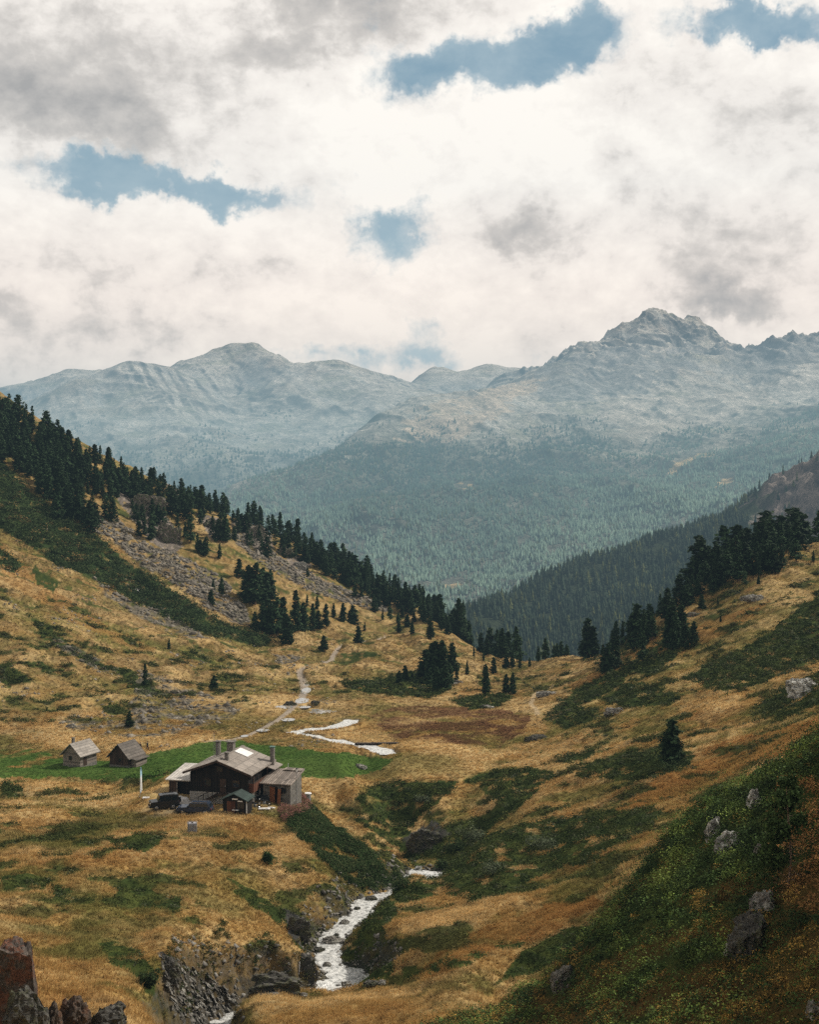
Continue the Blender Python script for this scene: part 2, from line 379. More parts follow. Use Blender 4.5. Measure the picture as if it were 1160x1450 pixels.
# (smallest distance, largest distance, outline as measured on the photograph)
Z_NEAR = [(8,112,[(1175,1025),(1120,1062),(1065,1100),(1010,1132),(950,1172),(905,1215),(862,1275),(822,1335),(765,1392),(700,1425),(610,1452),(560,1480),(560,4000),(9000,4000),(9000,1000)])]
Z_BELT = [(290,580,[(-60,640),(0,652),(40,695),(95,730),(140,762),(180,795),(215,818),(262,846),(300,872),(345,893),(385,905),(372,916),(325,906),(270,892),(215,864),(165,838),(118,812),(80,800),(40,770),(0,748),(-60,735)]),
          (320,560,[(0,775),(28,800),(20,815),(0,800)])]
Z_SHRUB = [
 (190,225,[(495,1128),(540,1110),(600,1105),(650,1106),(630,1130),(600,1150),(585,1172),(556,1168),(520,1152)]),
 (170,225,[(570,1192),(640,1168),(690,1150),(720,1118),(760,1105),(770,1120),(715,1150),(690,1185),(655,1206),(625,1225),(600,1212)]),
 (125,200,[(700,1180),(745,1165),(860,1148),(935,1146),(925,1168),(862,1200),(842,1226),(790,1232),(720,1262),(672,1276),(630,1268),(560,1282),(556,1262),(600,1240),(640,1215)]),
 (120,205,[(812,1190),(870,1170),(930,1152),(926,1170),(865,1215),(815,1224)]),
 (175,235,[(845,1078),(900,1060),(960,1058),(985,1068),(965,1095),(900,1108),(850,1102),(812,1098)]),
 (170,235,[(655,1105),(700,1092),(760,1088),(800,1098),(770,1116),(735,1130),(700,1132)]),
 (210,330,[(852,988),(890,968),(940,975),(972,990),(930,1002),(880,1004)]),
 (200,330,[(960,962),(1010,938),(1060,915),(1110,880),(1160,838),(1190,830),(1190,925),(1120,950),(1070,972),(1010,978)]),
 (160,250,[(1060,1003),(1100,985),(1165,952),(1190,950),(1190,1000),(1130,1012),(1085,1015)]),
 (200,330,[(890,950),(955,918),(965,926),(920,958)]),
 (240,330,[(640,997),(668,985),(712,982),(728,990),(700,1003),(665,1004)]),
 (200,300,[(770,1020),(812,1000),(850,1008),(838,1022),(800,1032)]),
 (260,345,[(845,960),(900,935),(960,895),(985,885),(975,905),(915,940),(870,975),(820,1000),(770,1015),(800,990)]),
 (180,240,[(795,1068),(840,1060),(830,1075),(800,1080)]),
 (100,150,[(870,1310),(830,1330),(800,1350),(760,1375),(700,1400),(730,1350),(800,1310)]),
 (130,160,[(556,1275),(515,1300),(500,1345),(485,1372),(510,1392),(545,1388),(560,1360),(540,1330),(570,1292)]),
 (120,150,[(600,1375),(650,1352),(690,1350),(660,1372),(625,1382)]),(115,150,[(560,1370),(590,1362),(600,1376),(570,1388)]),(110,150,[(700,1335),(740,1328),(735,1340),(705,1345)]),
 (160,205,[(503,1158),(545,1160),(575,1172),(604,1192),(594,1228),(566,1208),(532,1184)]),
 # left of the stream
 (130,160,[(72,1258),(95,1256),(115,1272),(108,1282),(85,1275)]),(125,165,[(160,1255),(185,1240),(215,1255),(240,1290),(215,1290),(180,1275)]),(120,160,[(230,1275),(250,1270),(262,1290),(245,1300)]),
 (105,145,[(130,1335),(170,1332),(205,1355),(215,1385),(190,1385),(150,1362)]),(105,135,[(200,1380),(225,1395),(245,1430),(230,1445),(212,1420)]),
 (120,175,[(325,1240),(350,1250),(400,1295),(395,1310),(350,1280)]),(130,165,[(395,1285),(425,1310),(450,1340),(440,1355),(415,1335)]),(120,160,[(350,1330),(375,1320),(388,1335),(370,1345)]),(140,175,[(370,1210),(380,1205),(392,1222),(378,1225)]),
 (140,175,[(150,1188),(200,1180),(240,1190),(215,1205),(170,1202)]),(150,200,[(0,1108),(25,1110),(45,1128),(20,1130),(0,1125)]),(120,150,[(0,1240),(40,1235),(75,1250),(60,1262),(10,1262)]),
 (270,330,[(0,940),(20,945),(48,968),(15,972),(0,965)]),(270,330,[(30,938),(60,935),(82,950),(60,952)]),(300,380,[(40,870),(75,890),(85,910),(60,905)]),(320,400,[(45,800),(85,825),(75,840),(50,825)]),
 (240,300,[(140,1000),(165,998),(180,1010),(150,1015)]),(280,330,[(150,940),(185,950),(240,990),(200,985)]),(280,330,[(60,890),(120,920),(160,950),(130,945),(80,915)]),
 (300,420,[(480,965),(560,960),(600,975),(570,988),(500,978)]),(290,350,[(545,955),(590,950),(640,975),(610,990),(560,980)]),
 (360,460,[(480,925),(520,922),(545,930),(500,935)]),
]
Z_LUSH = [(168,190,[(400,1152),(425,1141),(447,1141),(482,1173),(532,1213),(578,1246),(560,1264),(520,1264),(488,1250),(458,1222),(428,1192)])]
Z_MEADOW = [(196,250,[(-60,1060),(60,1060),(78,1072),(130,1078),(215,1066),(285,1053),(345,1050),(420,1060),(500,1068),(556,1076),(540,1090),(500,1102),(440,1100),(380,1100),(235,1097),(215,1106),(0,1100),(-60,1098)])]
Z_RUSSET = [(235,300,[(520,1015),(560,1000),(620,1000),(690,1003),(752,1012),(745,1035),(700,1062),(640,1064),(600,1050),(560,1048)])]
Z_ORANGE = [(110,200,[(960,1075),(1040,1045),(1160,1015),(1190,1015),(1190,1055),(1080,1080),(1000,1112),(880,1160),(870,1150)]),
 (100,150,[(640,1330),(720,1300),(840,1262),(850,1280),(760,1330),(700,1345),(640,1380),(590,1390)]),(330,420,[(0,770),(60,820),(140,880),(220,920),(200,930),(100,880),(0,820)]),
 (290,330,[(640,982),(690,970),(690,982),(645,990)]),(200,330,[(800,975),(900,920),(1000,880),(1090,850),(1060,880),(960,930),(900,945),(850,985)])]
Z_PALE = [(100,140,[(560,1320),(640,1290),(740,1270),(700,1300),(620,1330)]),(200,250,[(540,1080),(620,1050),(720,1062),(700,1090),(600,1100)]),(250,300,[(540,995),(600,985),(640,995),(600,1006)]),(180,240,[(660,1140),(760,1090),(860,1040),(900,1040),(800,1090),(700,1150)])]
Z_OLIVE = [(190,345,[(760,1005),(830,985),(920,925),(1020,860),(1140,800),(1190,800),(1190,860),(1100,900),(1000,960),(940,1010),(860,1030),(780,1040)])]
Z_SCREE = [(380,560,[(128,720),(165,735),(215,772),(265,790),(318,820),(345,860),(362,893),(330,880),(290,858),(240,822),(200,800),(165,772),(130,750)]),
 (420,560,[(325,728),(360,760),(410,800),(470,825),(540,855),(560,868),(520,862),(440,838),(370,800),(335,770)]),
 (280,400,[(130,818),(180,848),(230,870),(300,905),(270,905),(210,880),(160,850)]),
 (238,330,[(75,1012),(120,1012),(175,1022),(190,985),(196,948),(240,960),(300,985),(345,1000),(322,1022),(262,1042),(200,1044),(130,1040),(90,1030)]),
 (270,330,[(70,900),(130,925),(165,950),(140,950),(90,925)]),(300,400,[(385,925),(430,930),(410,940),(395,940)])]
Z_CLIFF = [(400,600,[(150,676),(190,690),(225,715),(262,775),(240,785),(205,760),(170,712)]),(430,600,[(215,665),(260,680),(285,715),(250,705)]),(430,600,[(275,725),(310,735),(330,760),(300,765)]),(430,600,[(340,735),(382,745),(388,775),(360,775)]),(430,600,[(400,770),(440,800),(425,815),(405,795)]),
 (100,145,[(222,1345),(262,1368),(310,1402),(330,1428),(300,1460),(256,1450),(238,1410)]),(180,215,[(570,1188),(612,1166),(640,1180),(615,1205),(585,1208)]),(130,170,[(398,1285),(425,1305),(455,1342),(440,1352),(412,1325)]),(120,160,[(418,1345),(440,1350),(452,1378),(440,1392),(420,1375)]),(125,150,[(340,1385),(400,1372),(430,1395),(410,1410),(340,1410)])]

def zmask(px, py, y, Z):
    m = np.zeros(px.shape, bool)
    for d0, d1, P in Z:
        P = np.asarray(P, float)
        s = (y > d0*(.86 if d0 < 200 else 1)) & (y < d1) & (px > P[:, 0].min()-2) & (px < P[:, 0].max()+2) & (py > P[:, 1].min()-2) & (py < P[:, 1].max()+2)
        if s.any():
            i = np.nonzero(s)[0]; m[i] |= in_poly(px[i], py[i], P)
    return m
def C(*c): return np.array(c, float)
GOLD, STRAW, ORANGE, OLIVE, BROWN = C(.320,.204,.076), C(.49,.350,.168), C(.262,.140,.046), C(.135,.126,.038), C(.122,.084,.038)
SHRUB, SHRUB2, LUSH, MEADOW, RUSSET = C(.034,.050,.015), C(.062,.076,.021), C(.046,.078,.020), C(.052,.105,.021), C(.125,.062,.032)
STONE, DARKROCK, DIRT = C(.165,.148,.122), C(.06,.058,.055), C(.31,.26,.21)
def lerp(a, b, t): t = np.asarray(t)[..., None]; return a*(1-t)+b*t
def cover(x, y, z):
    """colour of the ground and the share of each cover, from flat arrays"""
    px, py = project(x, y, z); yr = y; y = y+1.4*z
    k = FPX/np.maximum(yr, 20)
    wx = (2.0*fbm(x/9, y/12, 101, 3)+.7*fbm(x/2.2, y/3, 103, 2))*np.minimum(k, 16)*.55
    wy = (1.3*fbm(x/8, y/11, 107, 3)+.5*fbm(x/2.2, y/3, 109, 2))*np.minimum(k, 16)*.4
    qx, qy = px+wx, py+wy
    M = {n: zmask(qx, qy, yr, Z) for n, Z in dict(near=Z_NEAR, belt=Z_BELT, shrub=Z_SHRUB, lush=Z_LUSH, meadow=Z_MEADOW, russet=Z_RUSSET, orange=Z_ORANGE, pale=Z_PALE, olive=Z_OLIVE, scree=Z_SCREE, cliff=Z_CLIFF).items()}
    # grass
    a = fbm(x/19, y/15, 111, 4); b = fbm(x/6, y/5, 113, 4); c = fbm(x/1.5, y/1.3, 117, 3); d = fbm(x/12, y/9, 119, 3)
    col = lerp(GOLD, STRAW, np.clip(.25+1.1*b, 0, 1))
    col = lerp(col, ORANGE, sstep(.15, .65, a+.25*c)*.65)
    col = lerp(col, OLIVE, sstep(.02, .42, d+.3*c)*.85)
    col = lerp(col, BROWN, sstep(.12, .5, c+.5*b)*.55)
    ol = M['olive']; col[ol] = lerp(col[ol], OLIVE*1.25, .3+.45*sstep(-.3, .3, b[ol]))
    o = M['orange']; col[o] = lerp(col[o], ORANGE*1.15, .35+.4*sstep(-.3, .2, b[o]))
    o = M['pale']; col[o] = lerp(col[o], STRAW, .6)
    o = M['russet']; col[o] = lerp(col[o], RUSSET, sstep(-.35, .05, b[o]+.5*a[o])*.85)
    left = sstep(250, 290, yr)*sstep(20, -20, x)
    col = lerp(col, C(.24,.155,.06), left*.35)
    col = col*(1-.22*sstep(240, 300, yr))[:, None]
    stk = fbm((x*.55+z*1.3)/3.2, (yr*.9-x*.3)/26, 161, 4)*left; col = lerp(col, OLIVE*1.1, sstep(.05, .4, stk)*.8); col = lerp(col, C(.30,.21,.10), sstep(.1, .5, -stk)*.6)
    big_ = fbm(x/21, yr/21, 3, 3); sl_ = slope_at(x, yr)
    col = lerp(col, STRAW, sstep(.05, .45, big_+.15*b)*sstep(.62, .3, sl_)*.75)
    col = lerp(col, OLIVE, sstep(.05, .5, -big_+.2*b)*.6*sstep(95, 115, yr))
    f_ = sstep(225, 290, yr); col = lerp(col, BROWN*.8, f_*sstep(.1, .45, c+.4*b)*.7); col = lerp(col, STRAW*.8, f_*sstep(.2, .5, -c+.3*b)*.6)
    o = M['russet']; col[o] = lerp(col[o], RUSSET*(.85+.3*(c[o, None] > 0)), sstep(-.35, .25, b[o]+.5*a[o])*.7)
    o = M['orange']; col[o] = lerp(col[o], ORANGE, .25+.3*sstep(-.3, .2, b[o]))
    # patches of shrub
    pn = fbm(x/8+.3*a, y/6, 131, 4)
    pn2 = fbm(x/2.6, y/2.2, 133, 3)
    gen = sstep(.18, .3, pn+.25*pn2+.30*(sl_-.45)*(x > -8)-.22*big_-.10*sstep(205, 225, yr)*sstep(-47, -48, z)-.02*left)*sstep(110, 125, yr)
    gen *= np.where((yr > 205) & (yr < 300) & (z < -47.2), 0, 1)
    gen *= 1-.8*np.exp(-(((x+27)/14)**4+((yr-174)/18)**4))
    sh = np.maximum(gen*.9, np.where(M['shrub'], sstep(-.62, -.3, pn2+.6*pn), 0))
    sh = np.maximum(sh, M['belt']*sstep(-.75, -.4, pn2+.9*pn)); sh = np.where(M['near'], 1, sh)
    shc = lerp(SHRUB, SHRUB2, sstep(-.1, .4, pn2+.5*b))
    nb = M['near']*sstep(-.02, .25, fbm(x/6, y/5, 141, 3)+.12*fbm(x/1.5, y/1.5, 143, 2)+.0042*(py-1290)+.0016*(px-980))
    shc = lerp(shc, C(.085,.058,.02), nb*.9)
    shc = lerp(shc, C(.03,.05,.02), M['belt']*.7)
    col = lerp(col, shc, sh)
    lu = M['lush']*sstep(-.42, .0, b+.5*c); col = lerp(col, LUSH, lu)
    me = M['meadow']*sstep(-.75, -.35, b+.5*a+.012*np.minimum(px-60, 60)*0+.45*sstep(150, 300, px)-.45*sstep(230, 60, px)+.35*sstep(1078, 1090, py)); col = lerp(col, lerp(MEADOW, C(.05,.105,.022), sstep(-.1, .5, c)), me*.95)
    # stone
    sc = M['scree']*sstep(-.25, .35, b+.6*c+np.where(yr < 340, -.02, .22)); col = lerp(col, lerp(STONE, STONE*.45, sstep(-.2, .45, c)), sc*.9)
    cl = M['cliff']*sstep(-.7, -.3, c); cc = np.where((yr < 230)[..., None], DARKROCK, C(.135,.115,.10)); col = lerp(col, lerp(cc, cc*1.9, sstep(0, .5, fbm(x/.9+y/2, z/.5, 151, 2))), cl)
    ds, zs, w = line_dist_near(x, yr)
    wet = sstep(w+2.0, w+.3, ds)*sstep(-.3, .3, c+.5*b+.2); col = lerp(col, DARKROCK*1.1, wet*.85)
    cl = np.maximum(cl, wet*.9)
    dt, zt, w = line_dist(x, yr, TRACK) if ((yr > 230) & (yr < 440)).any() else (np.full(x.shape, 1e9), 0, np.ones(x.shape))
    pa = sstep(w*1.25, w*.75, dt+.25*c); col = lerp(col, DIRT, pa)
    fp = np.minimum(seg(x, yr, FOOTPATH), 9); p2 = sstep(.75, .4, fp+.2*c); col = lerp(col, C(.42,.32,.20), p2*.8)
    yard = np.exp(-(((x+27.5)/9)**6+((yr-167)/3.4)**6))*sstep(-.2, .3, b+c+.15); col = lerp(col, C(.22,.18,.12), yard*.7)
    return col, dict(shrub=sh, near=M['near']*1.0, belt=M['belt']*1.0, lush=lu, meadow=me, scree=sc, cliff=cl, path=np.maximum(np.maximum(pa, p2), yard*.6), brown=nb, russet=M['russet']*1.0)
def line_dist_near(x, y):
    d = np.full(x.shape, 1e9); z = np.zeros(x.shape); w = np.ones(x.shape)
    m = (y > 105) & (y < 278) & (x > -36) & (x < 14)
    if m.any():
        da, za, wa = line_dist(x[m], y[m], S1); db, zb, wb = line_dist(x[m], y[m], S2)
        k = da < db; d[m], z[m], w[m] = np.where(k, da, db), np.where(k, za, zb), np.where(k, wa, wb)
    return d, z, w
def seg(x, y, P):
    d = np.full(x.shape, 1e9); m = (y > P[:, 1].min()-4) & (y < P[:, 1].max()+4)
    if m.any(): d[m] = line_dist(x[m], y[m], P)[0]
    return d
FOOTPATH = world_line([(762,1015,268,1),(752,1000,285,1),(758,990,300,1),(775,985,306,1),(800,975,312,1)])

# ------------------------------------------------------------------ the ground: one sheet to the foot of the mountains
NU, ND = 760, 1620
uu = np.concatenate([np.linspace(-1.3, -.36, 70, endpoint=False), np.linspace(-.36, .36, 620, endpoint=False), np.linspace(.36, 1.3, 70)]); dd = np.concatenate([np.exp(np.linspace(math.log(D0), math.log(95), 260, endpoint=False)), np.linspace(95, 185, 780, endpoint=False), np.exp(np.linspace(math.log(185), math.log(D1), 580))])
GX = (uu[:, None]*dd[None]).ravel(); GY = np.broadcast_to(dd[None], (NU, ND)).ravel().copy()
GZ = ground(GX, GY)
_x = GX.reshape(NU, ND); _y = GY.reshape(NU, ND); _z = GZ.reshape(NU, ND)
_zx = np.gradient(_z, axis=0)/np.gradient(_x, axis=0); _zy = (np.gradient(_z, axis=1)-_zx*np.gradient(_x, axis=1))/np.gradient(_y, axis=1)
_st = np.hypot(_zx, _zy).ravel()
_st2 = _st.reshape(NU, ND)
_st2 = (_st2+np.roll(_st2, 3, 0)+np.roll(_st2, -3, 0)+np.roll(_st2, 3, 1)+np.roll(_st2, -3, 1))/5
def slope_at(x, y):
    i = np.clip(np.searchsorted(uu, x/np.maximum(y, 9)), 0, NU-1); j = np.clip(np.searchsorted(dd, y), 0, ND-1)
    return _st2[i, j]
GC, GM = cover(GX, GY, GZ)
_k = sstep(1.5, 2.4, _st+.5*fbm(GX/1.2, GZ/.7, 181, 3))*(GY > 95)*(GY < 240)
GC = lerp(GC, lerp(C(.10,.075,.035), DARKROCK*1.5, sstep(-.2, .3, fbm((GX+GY)/1.6, GZ/.45, 183, 4))), _k*.7)
tg = NT('ground_cover')
_a = tg.node('ShaderNodeAttribute', attribute_name='Col')
_n1 = tg.noise(1.3, 8, .7); _n2 = tg.noise(.16, 6, .6); _n3 = tg.noise(6.0, 4, .7)
_c = tg.mix(1.0, _a.outputs['Color'], tg.ramp(_n1.outputs['Fac'], [(.3, (.66,.66,.66)), (.7, (1.25,1.25,1.25))]).outputs[0], 'MULTIPLY')
_c = tg.mix(1.0, _c, tg.ramp(_n2.outputs['Fac'], [(.3, (.8,.82,.85)), (.7, (1.15,1.12,1.05))]).outputs[0], 'MULTIPLY')
tg.base(_c); tg.bsdf.inputs['Roughness'].default_value = 1; tg.bsdf.inputs['Specular IOR Level'].default_value = 0.02
_hh = tg.math('ADD', _n1.outputs['Fac'], tg.math('MULTIPLY', _n3.outputs['Fac'], .25)); tg.bump(_hh, .8, .35)
o = mesh_np('ground', np.stack([GX, GY, GZ], -1), grid_faces(NU, ND), tg.m, GC, smooth=True); tag(o, kind='structure')

# water of the stream and of the puddles along the track
tw = NT('running_water')
_tc = tw.node('ShaderNodeTexCoord')
_w1 = tw.noise(1.6, 6, .7, vec=_tc.outputs['Object']); _w2 = tw.noise(3.6, 4, .6, vec=_tc.outputs['Object'])
_f = tw.ramp(tw.math('ADD', tw.math('MULTIPLY', _w1.outputs['Fac'], .6), tw.math('MULTIPLY', _w2.outputs['Fac'], .4)), [(.34, (.05,.053,.05)), (.41, (.26,.265,.26)), (.49, (.55,.555,.54)), (.60, (.78,.78,.76))])
tw.base(_f.outputs[0]); tw.bsdf.inputs['Roughness'].default_value = .28; tw.bsdf.inputs['Specular IOR Level'].default_value = .6
tw.bump(tw.math('ADD', _w1.outputs['Fac'], _w2.outputs['Fac']), .5, .2)
tp = NT('still_water')
tp.bsdf.inputs['Base Color'].default_value = (.30,.30,.29,1); tp.bsdf.inputs['Roughness'].default_value = .12; tp.bsdf.inputs['Specular IOR Level'].default_value = 1.0
def ribbon(P, nx=14, wide=2.1):
    T = np.gradient(P[:, :2], axis=0); T /= np.linalg.norm(T, axis=1)[:, None]; N = np.stack([-T[:, 1], T[:, 0]], -1)
    s = np.linspace(-1, 1, nx)
    X = P[:, None, 0]+N[:, None, 0]*s[None]*P[:, None, 3]*wide; Y = P[:, None, 1]+N[:, None, 1]*s[None]*P[:, None, 3]*wide
    Z = P[:, None, 2]+.10*fbm(X/.9, Y/.9, 171, 3)+.0*s[None]
    return np.stack([X, Y, Z], -1).reshape(-1, 3), grid_faces(len(P), nx)
for P_ in (S1, S2):
    V, F = ribbon(refine(P_, 4)); tag(mesh_np('stream', V, F, tw.m, smooth=True), kind='structure')
for (a, b, c, rx, ry) in PONDS:
    r = np.linspace(0, 1, 6)[:, None]; t = np.linspace(0, 2*PI, 29)[None]
    X = a+rx*1.5*r*np.cos(t); Y = b+ry*1.5*r*np.sin(t); Z = np.full(X.shape, c)+.012*fbm(X/.5, Y/.5, 5, 2)
    tag(mesh_np('puddle', np.stack([X, Y, Z], -1).reshape(-1, 3), grid_faces(6, 29), tp.m, smooth=True), kind='structure')
# ------------------------------------------------------------------ mountains
def mountain(name, vis, hid, D0, D1, nu, nd, mat, amp, wl, seed, sharp=1.0, colf=None, u0=-.46, u1=.46, post=None):
    T = TPS(*controls(vis, hid), lam=1e-5); T.cache(u0-.02, u1+.02, 260, D0*.97, D1*1.03, 200)
    u = np.linspace(u0, u1, nu); d = np.exp(np.linspace(math.log(D0), math.log(D1), nd))
    def H(x, y):
        z = T(x/y, y)
        wx = x+wl*.35*fbm(x/wl, y/wl, seed+3, 3); wy = y+wl*.35*fbm(x/wl, y/wl, seed+5, 3)
        n = ridged(wx/wl, wy/(wl*1.25), seed, 6)-.45
        z = z+amp*n+amp*.5*fbm(x/(wl*2.3), y/(wl*2.3), seed+9, 3)
        if post is not None: z = post(x, y, z)
        return z
    X = (u[:, None]*d[None]).ravel(); Y = np.broadcast_to(d[None], (nu, nd)).ravel().copy(); Z = H(X, Y)
    col = colf(X, Y, Z, nu, nd)
    o = mesh_np(name, np.stack([X, Y, Z], -1), grid_faces(nu, nd), mat, col, smooth=True); tag(o, kind='structure')
    return H, (X, Y, Z, nu, nd)
def slope_of(X, Y, Z, nu, nd):
    z = Z.reshape(nu, nd); x = X.reshape(nu, nd); y = Y.reshape(nu, nd)
    gx = np.gradient(z, axis=0)/np.gradient(x, axis=0)
    gy = np.gradient(z, axis=1)/np.gradient(y, axis=1)
    return np.hypot(gx, gy).ravel()
def mountain_mat(name, scale, lo=.6, hi=1.4):
    t = NT(name)
    a = t.node('ShaderNodeAttribute', attribute_name='Col')
    n = t.noise(scale, 9, .68); n2 = t.noise(scale*7, 6, .7)
    c = t.mix(1.0, a.outputs['Color'], t.ramp(n.outputs['Fac'], [(.3, (lo,)*3), (.7, (hi,)*3)]).outputs[0], 'MULTIPLY')
    c = t.mix(1.0, c, t.ramp(n2.outputs['Fac'], [(.35, (.6,.62,.6)), (.65, (1.3,1.3,1.3))]).outputs[0], 'MULTIPLY')
    t.base(c); t.bsdf.inputs['Roughness'].default_value = 1; t.bsdf.inputs['Specular IOR Level'].default_value = 0
    t.bump(t.math('ADD', n.outputs['Fac'], t.math('MULTIPLY', n2.outputs['Fac'], .3)), 1.0, .35/scale)
    return t.m
def rocky(tree_py, seed):
    def f(X, Y, Z, nu, nd):
        s = slope_of(X, Y, Z, nu, nd); px, py = project(X, Y, Z)
        n = fbm(X/300, Y/300, seed, 5)
        col = lerp(C(.54,.48,.42), C(.22,.20,.185), sstep(.5, 1.1, s+.5*n))
        st_ = fbm((X+.4*Y)/55, Z/420, seed+12, 4); col = lerp(col, col*.34, sstep(.0, .4, st_)*sstep(.2, .6, s)); col = lerp(col, C(.44,.42,.39), sstep(.12, .5, -st_)*.7)  # crevice shade painted into steep rock as dark streaks; pale streaks are scree
        col = lerp(col, C(.29,.27,.20), sstep(.1, .5, -n+.3*fbm(X/90, Y/90, seed+4, 3))*sstep(1.0, .5, s)*.7)
        col = lerp(col, C(.40,.33,.27), sstep(.15, .5, fbm(X/200, Y/420, seed+8, 4))*.6)
        t = tree_py(px); k = sstep(-45, 45, py-t+60*n)
        return lerp(col, C(.05,.062,.035), k*.75)
    return f
# far ridges, blue with distance
VF = [(0,547,11500),(60,530,11800),(100,519,12000),(125,524,12000),(180,540,11800),(575,545,12500),(600,527,12800),(615,522,13000),(650,525,13000),(690,514,13200),(720,520,13200),(742,524,13200),(775,521,13400),(820,530,13400),(900,540,13500),(1160,540,13500),
      (0,620,9800),(300,620,9800),(600,600,10000),(690,580,10500),(900,620,10000),(1160,620,10000),(640,560,11500),(740,560,11500)]
HF = [(-250,12000,1150),(1400,13000,1000),(0,13500,700),(300,13000,700),(600,14500,800),(690,15000,900),(900,15000,800),(1160,15000,800),(300,12000,1050),(400,12500,1050),(500,12500,1050)]
mountain('far_ridge', VF, HF, 9000, 15500, 420, 160, mountain_mat('far_rock', .004), 90, 1300, 301, colf=rocky(lambda p: 640+0*p, 305))
# the round grey mountain on the left
VL = [(-60,600,7200),(0,585,7300),(50,568,7400),(100,538,7600),(150,517,7800),(185,511,7900),(210,514,8000),(232,522,8300),(270,502,9000),(300,491,9300),(330,484,9500),(355,488,9500),(385,496,9400),(410,507,9300),(436,520,9000),(450,514,8600),(480,514,8500),(520,526,8500),(560,538,8500),(590,548,8500),(640,560,8500),(720,580,8300),(850,600,8000),
      (100,640,6000),(200,600,6500),(300,570,7400),(330,540,8400),(400,560,7600),(480,560,7600),(560,580,7200),(200,680,5200),(320,690,5200),(320,620,6200),(420,620,6200),(500,620,6200),(150,560,7200),(250,550,7500)]
HL = [(-260,7200,700),(0,9500,500),(185,9400,700),(330,11200,700),(480,10200,600),(600,10000,600),(850,9800,300),(1100,8000,200),(300,4600,-250),(0,5200,-50),(600,5600,50),(900,5600,0),(-260,5000,200),(1300,6000,0)]
HLf, HLm = mountain('grey_mountain', VL, HL, 4600, 11000, 620, 420, mountain_mat('grey_rock', .006), 90, 1000, 321, colf=rocky(lambda p: 645+0*p, 325))
# the high rocky mountain on the right with its forest
VR = [(250,735,3900),(310,708,4200),(350,690,4350),(400,668,4550),(430,652,4650),(460,640,4750),(500,612,4950),(540,588,5150),(600,566,5500),(650,556,5800),(700,545,6100),(740,538,6300),(770,524,6500),(800,505,6700),(820,497,6850),(860,493,6900),(900,490,6900),(950,496,6900),(1000,499,6900),(1020,482,7050),(1035,484,7000),(1060,490,6950),(1085,486,6950),(1105,475,6950),(1125,473,6950),(1140,477,6950),(1152,470,6950),(1175,472,6950),
      (640,850,2650),(600,800,2900),(560,760,3100),(480,720,3500),(420,700,3900),(700,860,2600),(800,820,2700),(900,780,2900),(1000,740,3100),(1100,700,3300),(1160,660,3500),
      (640,740,3300),(760,740,3300),(880,720,3450),(640,660,4200),(760,650,4300),(880,640,4400),(1000,640,4200),(1100,610,4500),(540,660,4200),(600,620,4800),(700,600,5000),(800,600,5000),(840,604,4950),(900,585,5300),(980,580,5400),(1060,570,5500),(1160,550,5700),(760,560,5700),(860,540,6200),(950,550,6000),(1060,530,6300),(1160,520,6300)]
HR = [(100,4200,-150),(310,5400,-300),(460,5800,-50),(600,6600,200),(740,7500,450),(900,7150,760),(1000,7150,770),(1100,7900,500),(1160,7900,500),(900,9200,300),(700,9000,300),(1400,7200,900),(1400,5500,450),(1400,3500,100),(640,2200,-330),(900,2200,-300),(300,2400,-330),(100,2600,-320),(1160,2400,-250),(1400,2400,-150),(-150,2600,-300),(-200,5000,-200)]
def tl(px): return np.interp(px, [300,460,600,680,740,840,900,1000,1100,1160], [690,625,600,628,612,612,640,625,600,590])
def forest_col(X, Y, Z, nu, nd):
    c = rocky(tl, 345)(X, Y, Z, nu, nd); px, py = project(X, Y, Z)
    qx = px+28*fbm(X/260, Y/300, 441, 3)+8*fbm(X/60, Y/70, 443, 3); qy = py+14*fbm(X/230, Y/260, 445, 3)+5*fbm(X/60, Y/70, 447, 3)
    def zone(P, k, cc, a=.7): 
        m = in_poly(qx, qy, np.array(P, float)); c[m] = lerp(c[m], cc, a*sstep(-.5, .1, fbm(X[m]/70, Y[m]/80, 449, 3)+.2))
    zone([(560,600),(620,570),(700,548),(765,528),(740,565),(690,600),(640,622),(580,625)], 0, C(.62,.48,.36))
    zone([(850,600),(880,565),(950,560),(1000,575),(1070,548),(1100,560),(1060,585),(980,605),(900,612)], 0, C(.60,.52,.45))
    zone([(1090,555),(1150,515),(1180,500),(1180,560),(1120,572)], 0, C(.66,.60,.54))
    zone([(745,545),(800,505),(880,495),(960,500),(1000,512),(960,540),(870,560),(800,575)], 0, C(.20,.20,.205), .6)
    zone([(1020,485),(1060,495),(1110,478),(1180,475),(1160,510),(1080,545),(1020,530)], 0, C(.22,.215,.215), .6)
    for P in ([(1018,676),(1040,674),(1042,686),(1022,690)], [(620,826),(655,820),(660,830),(630,836)], [(940,660),(990,640),(1010,640),(960,668)], [(640,690),(668,683),(675,690),(650,700)]): zone(P, 0, C(.55,.40,.22), .9)
    return c
HRf, HRm = mountain('rocky_mountain', VR, HR, 2300, 9500, 760, 620, mountain_mat('mountain_rock', .009), 58, 700, 341, colf=forest_col, post=lambda x, y, z: z+sstep(6250, 6850, y)*60*(ridged(x/150, y/260, 349, 4)-.5)+14*(ridged(x/120, y/170, 347, 3)-.45))
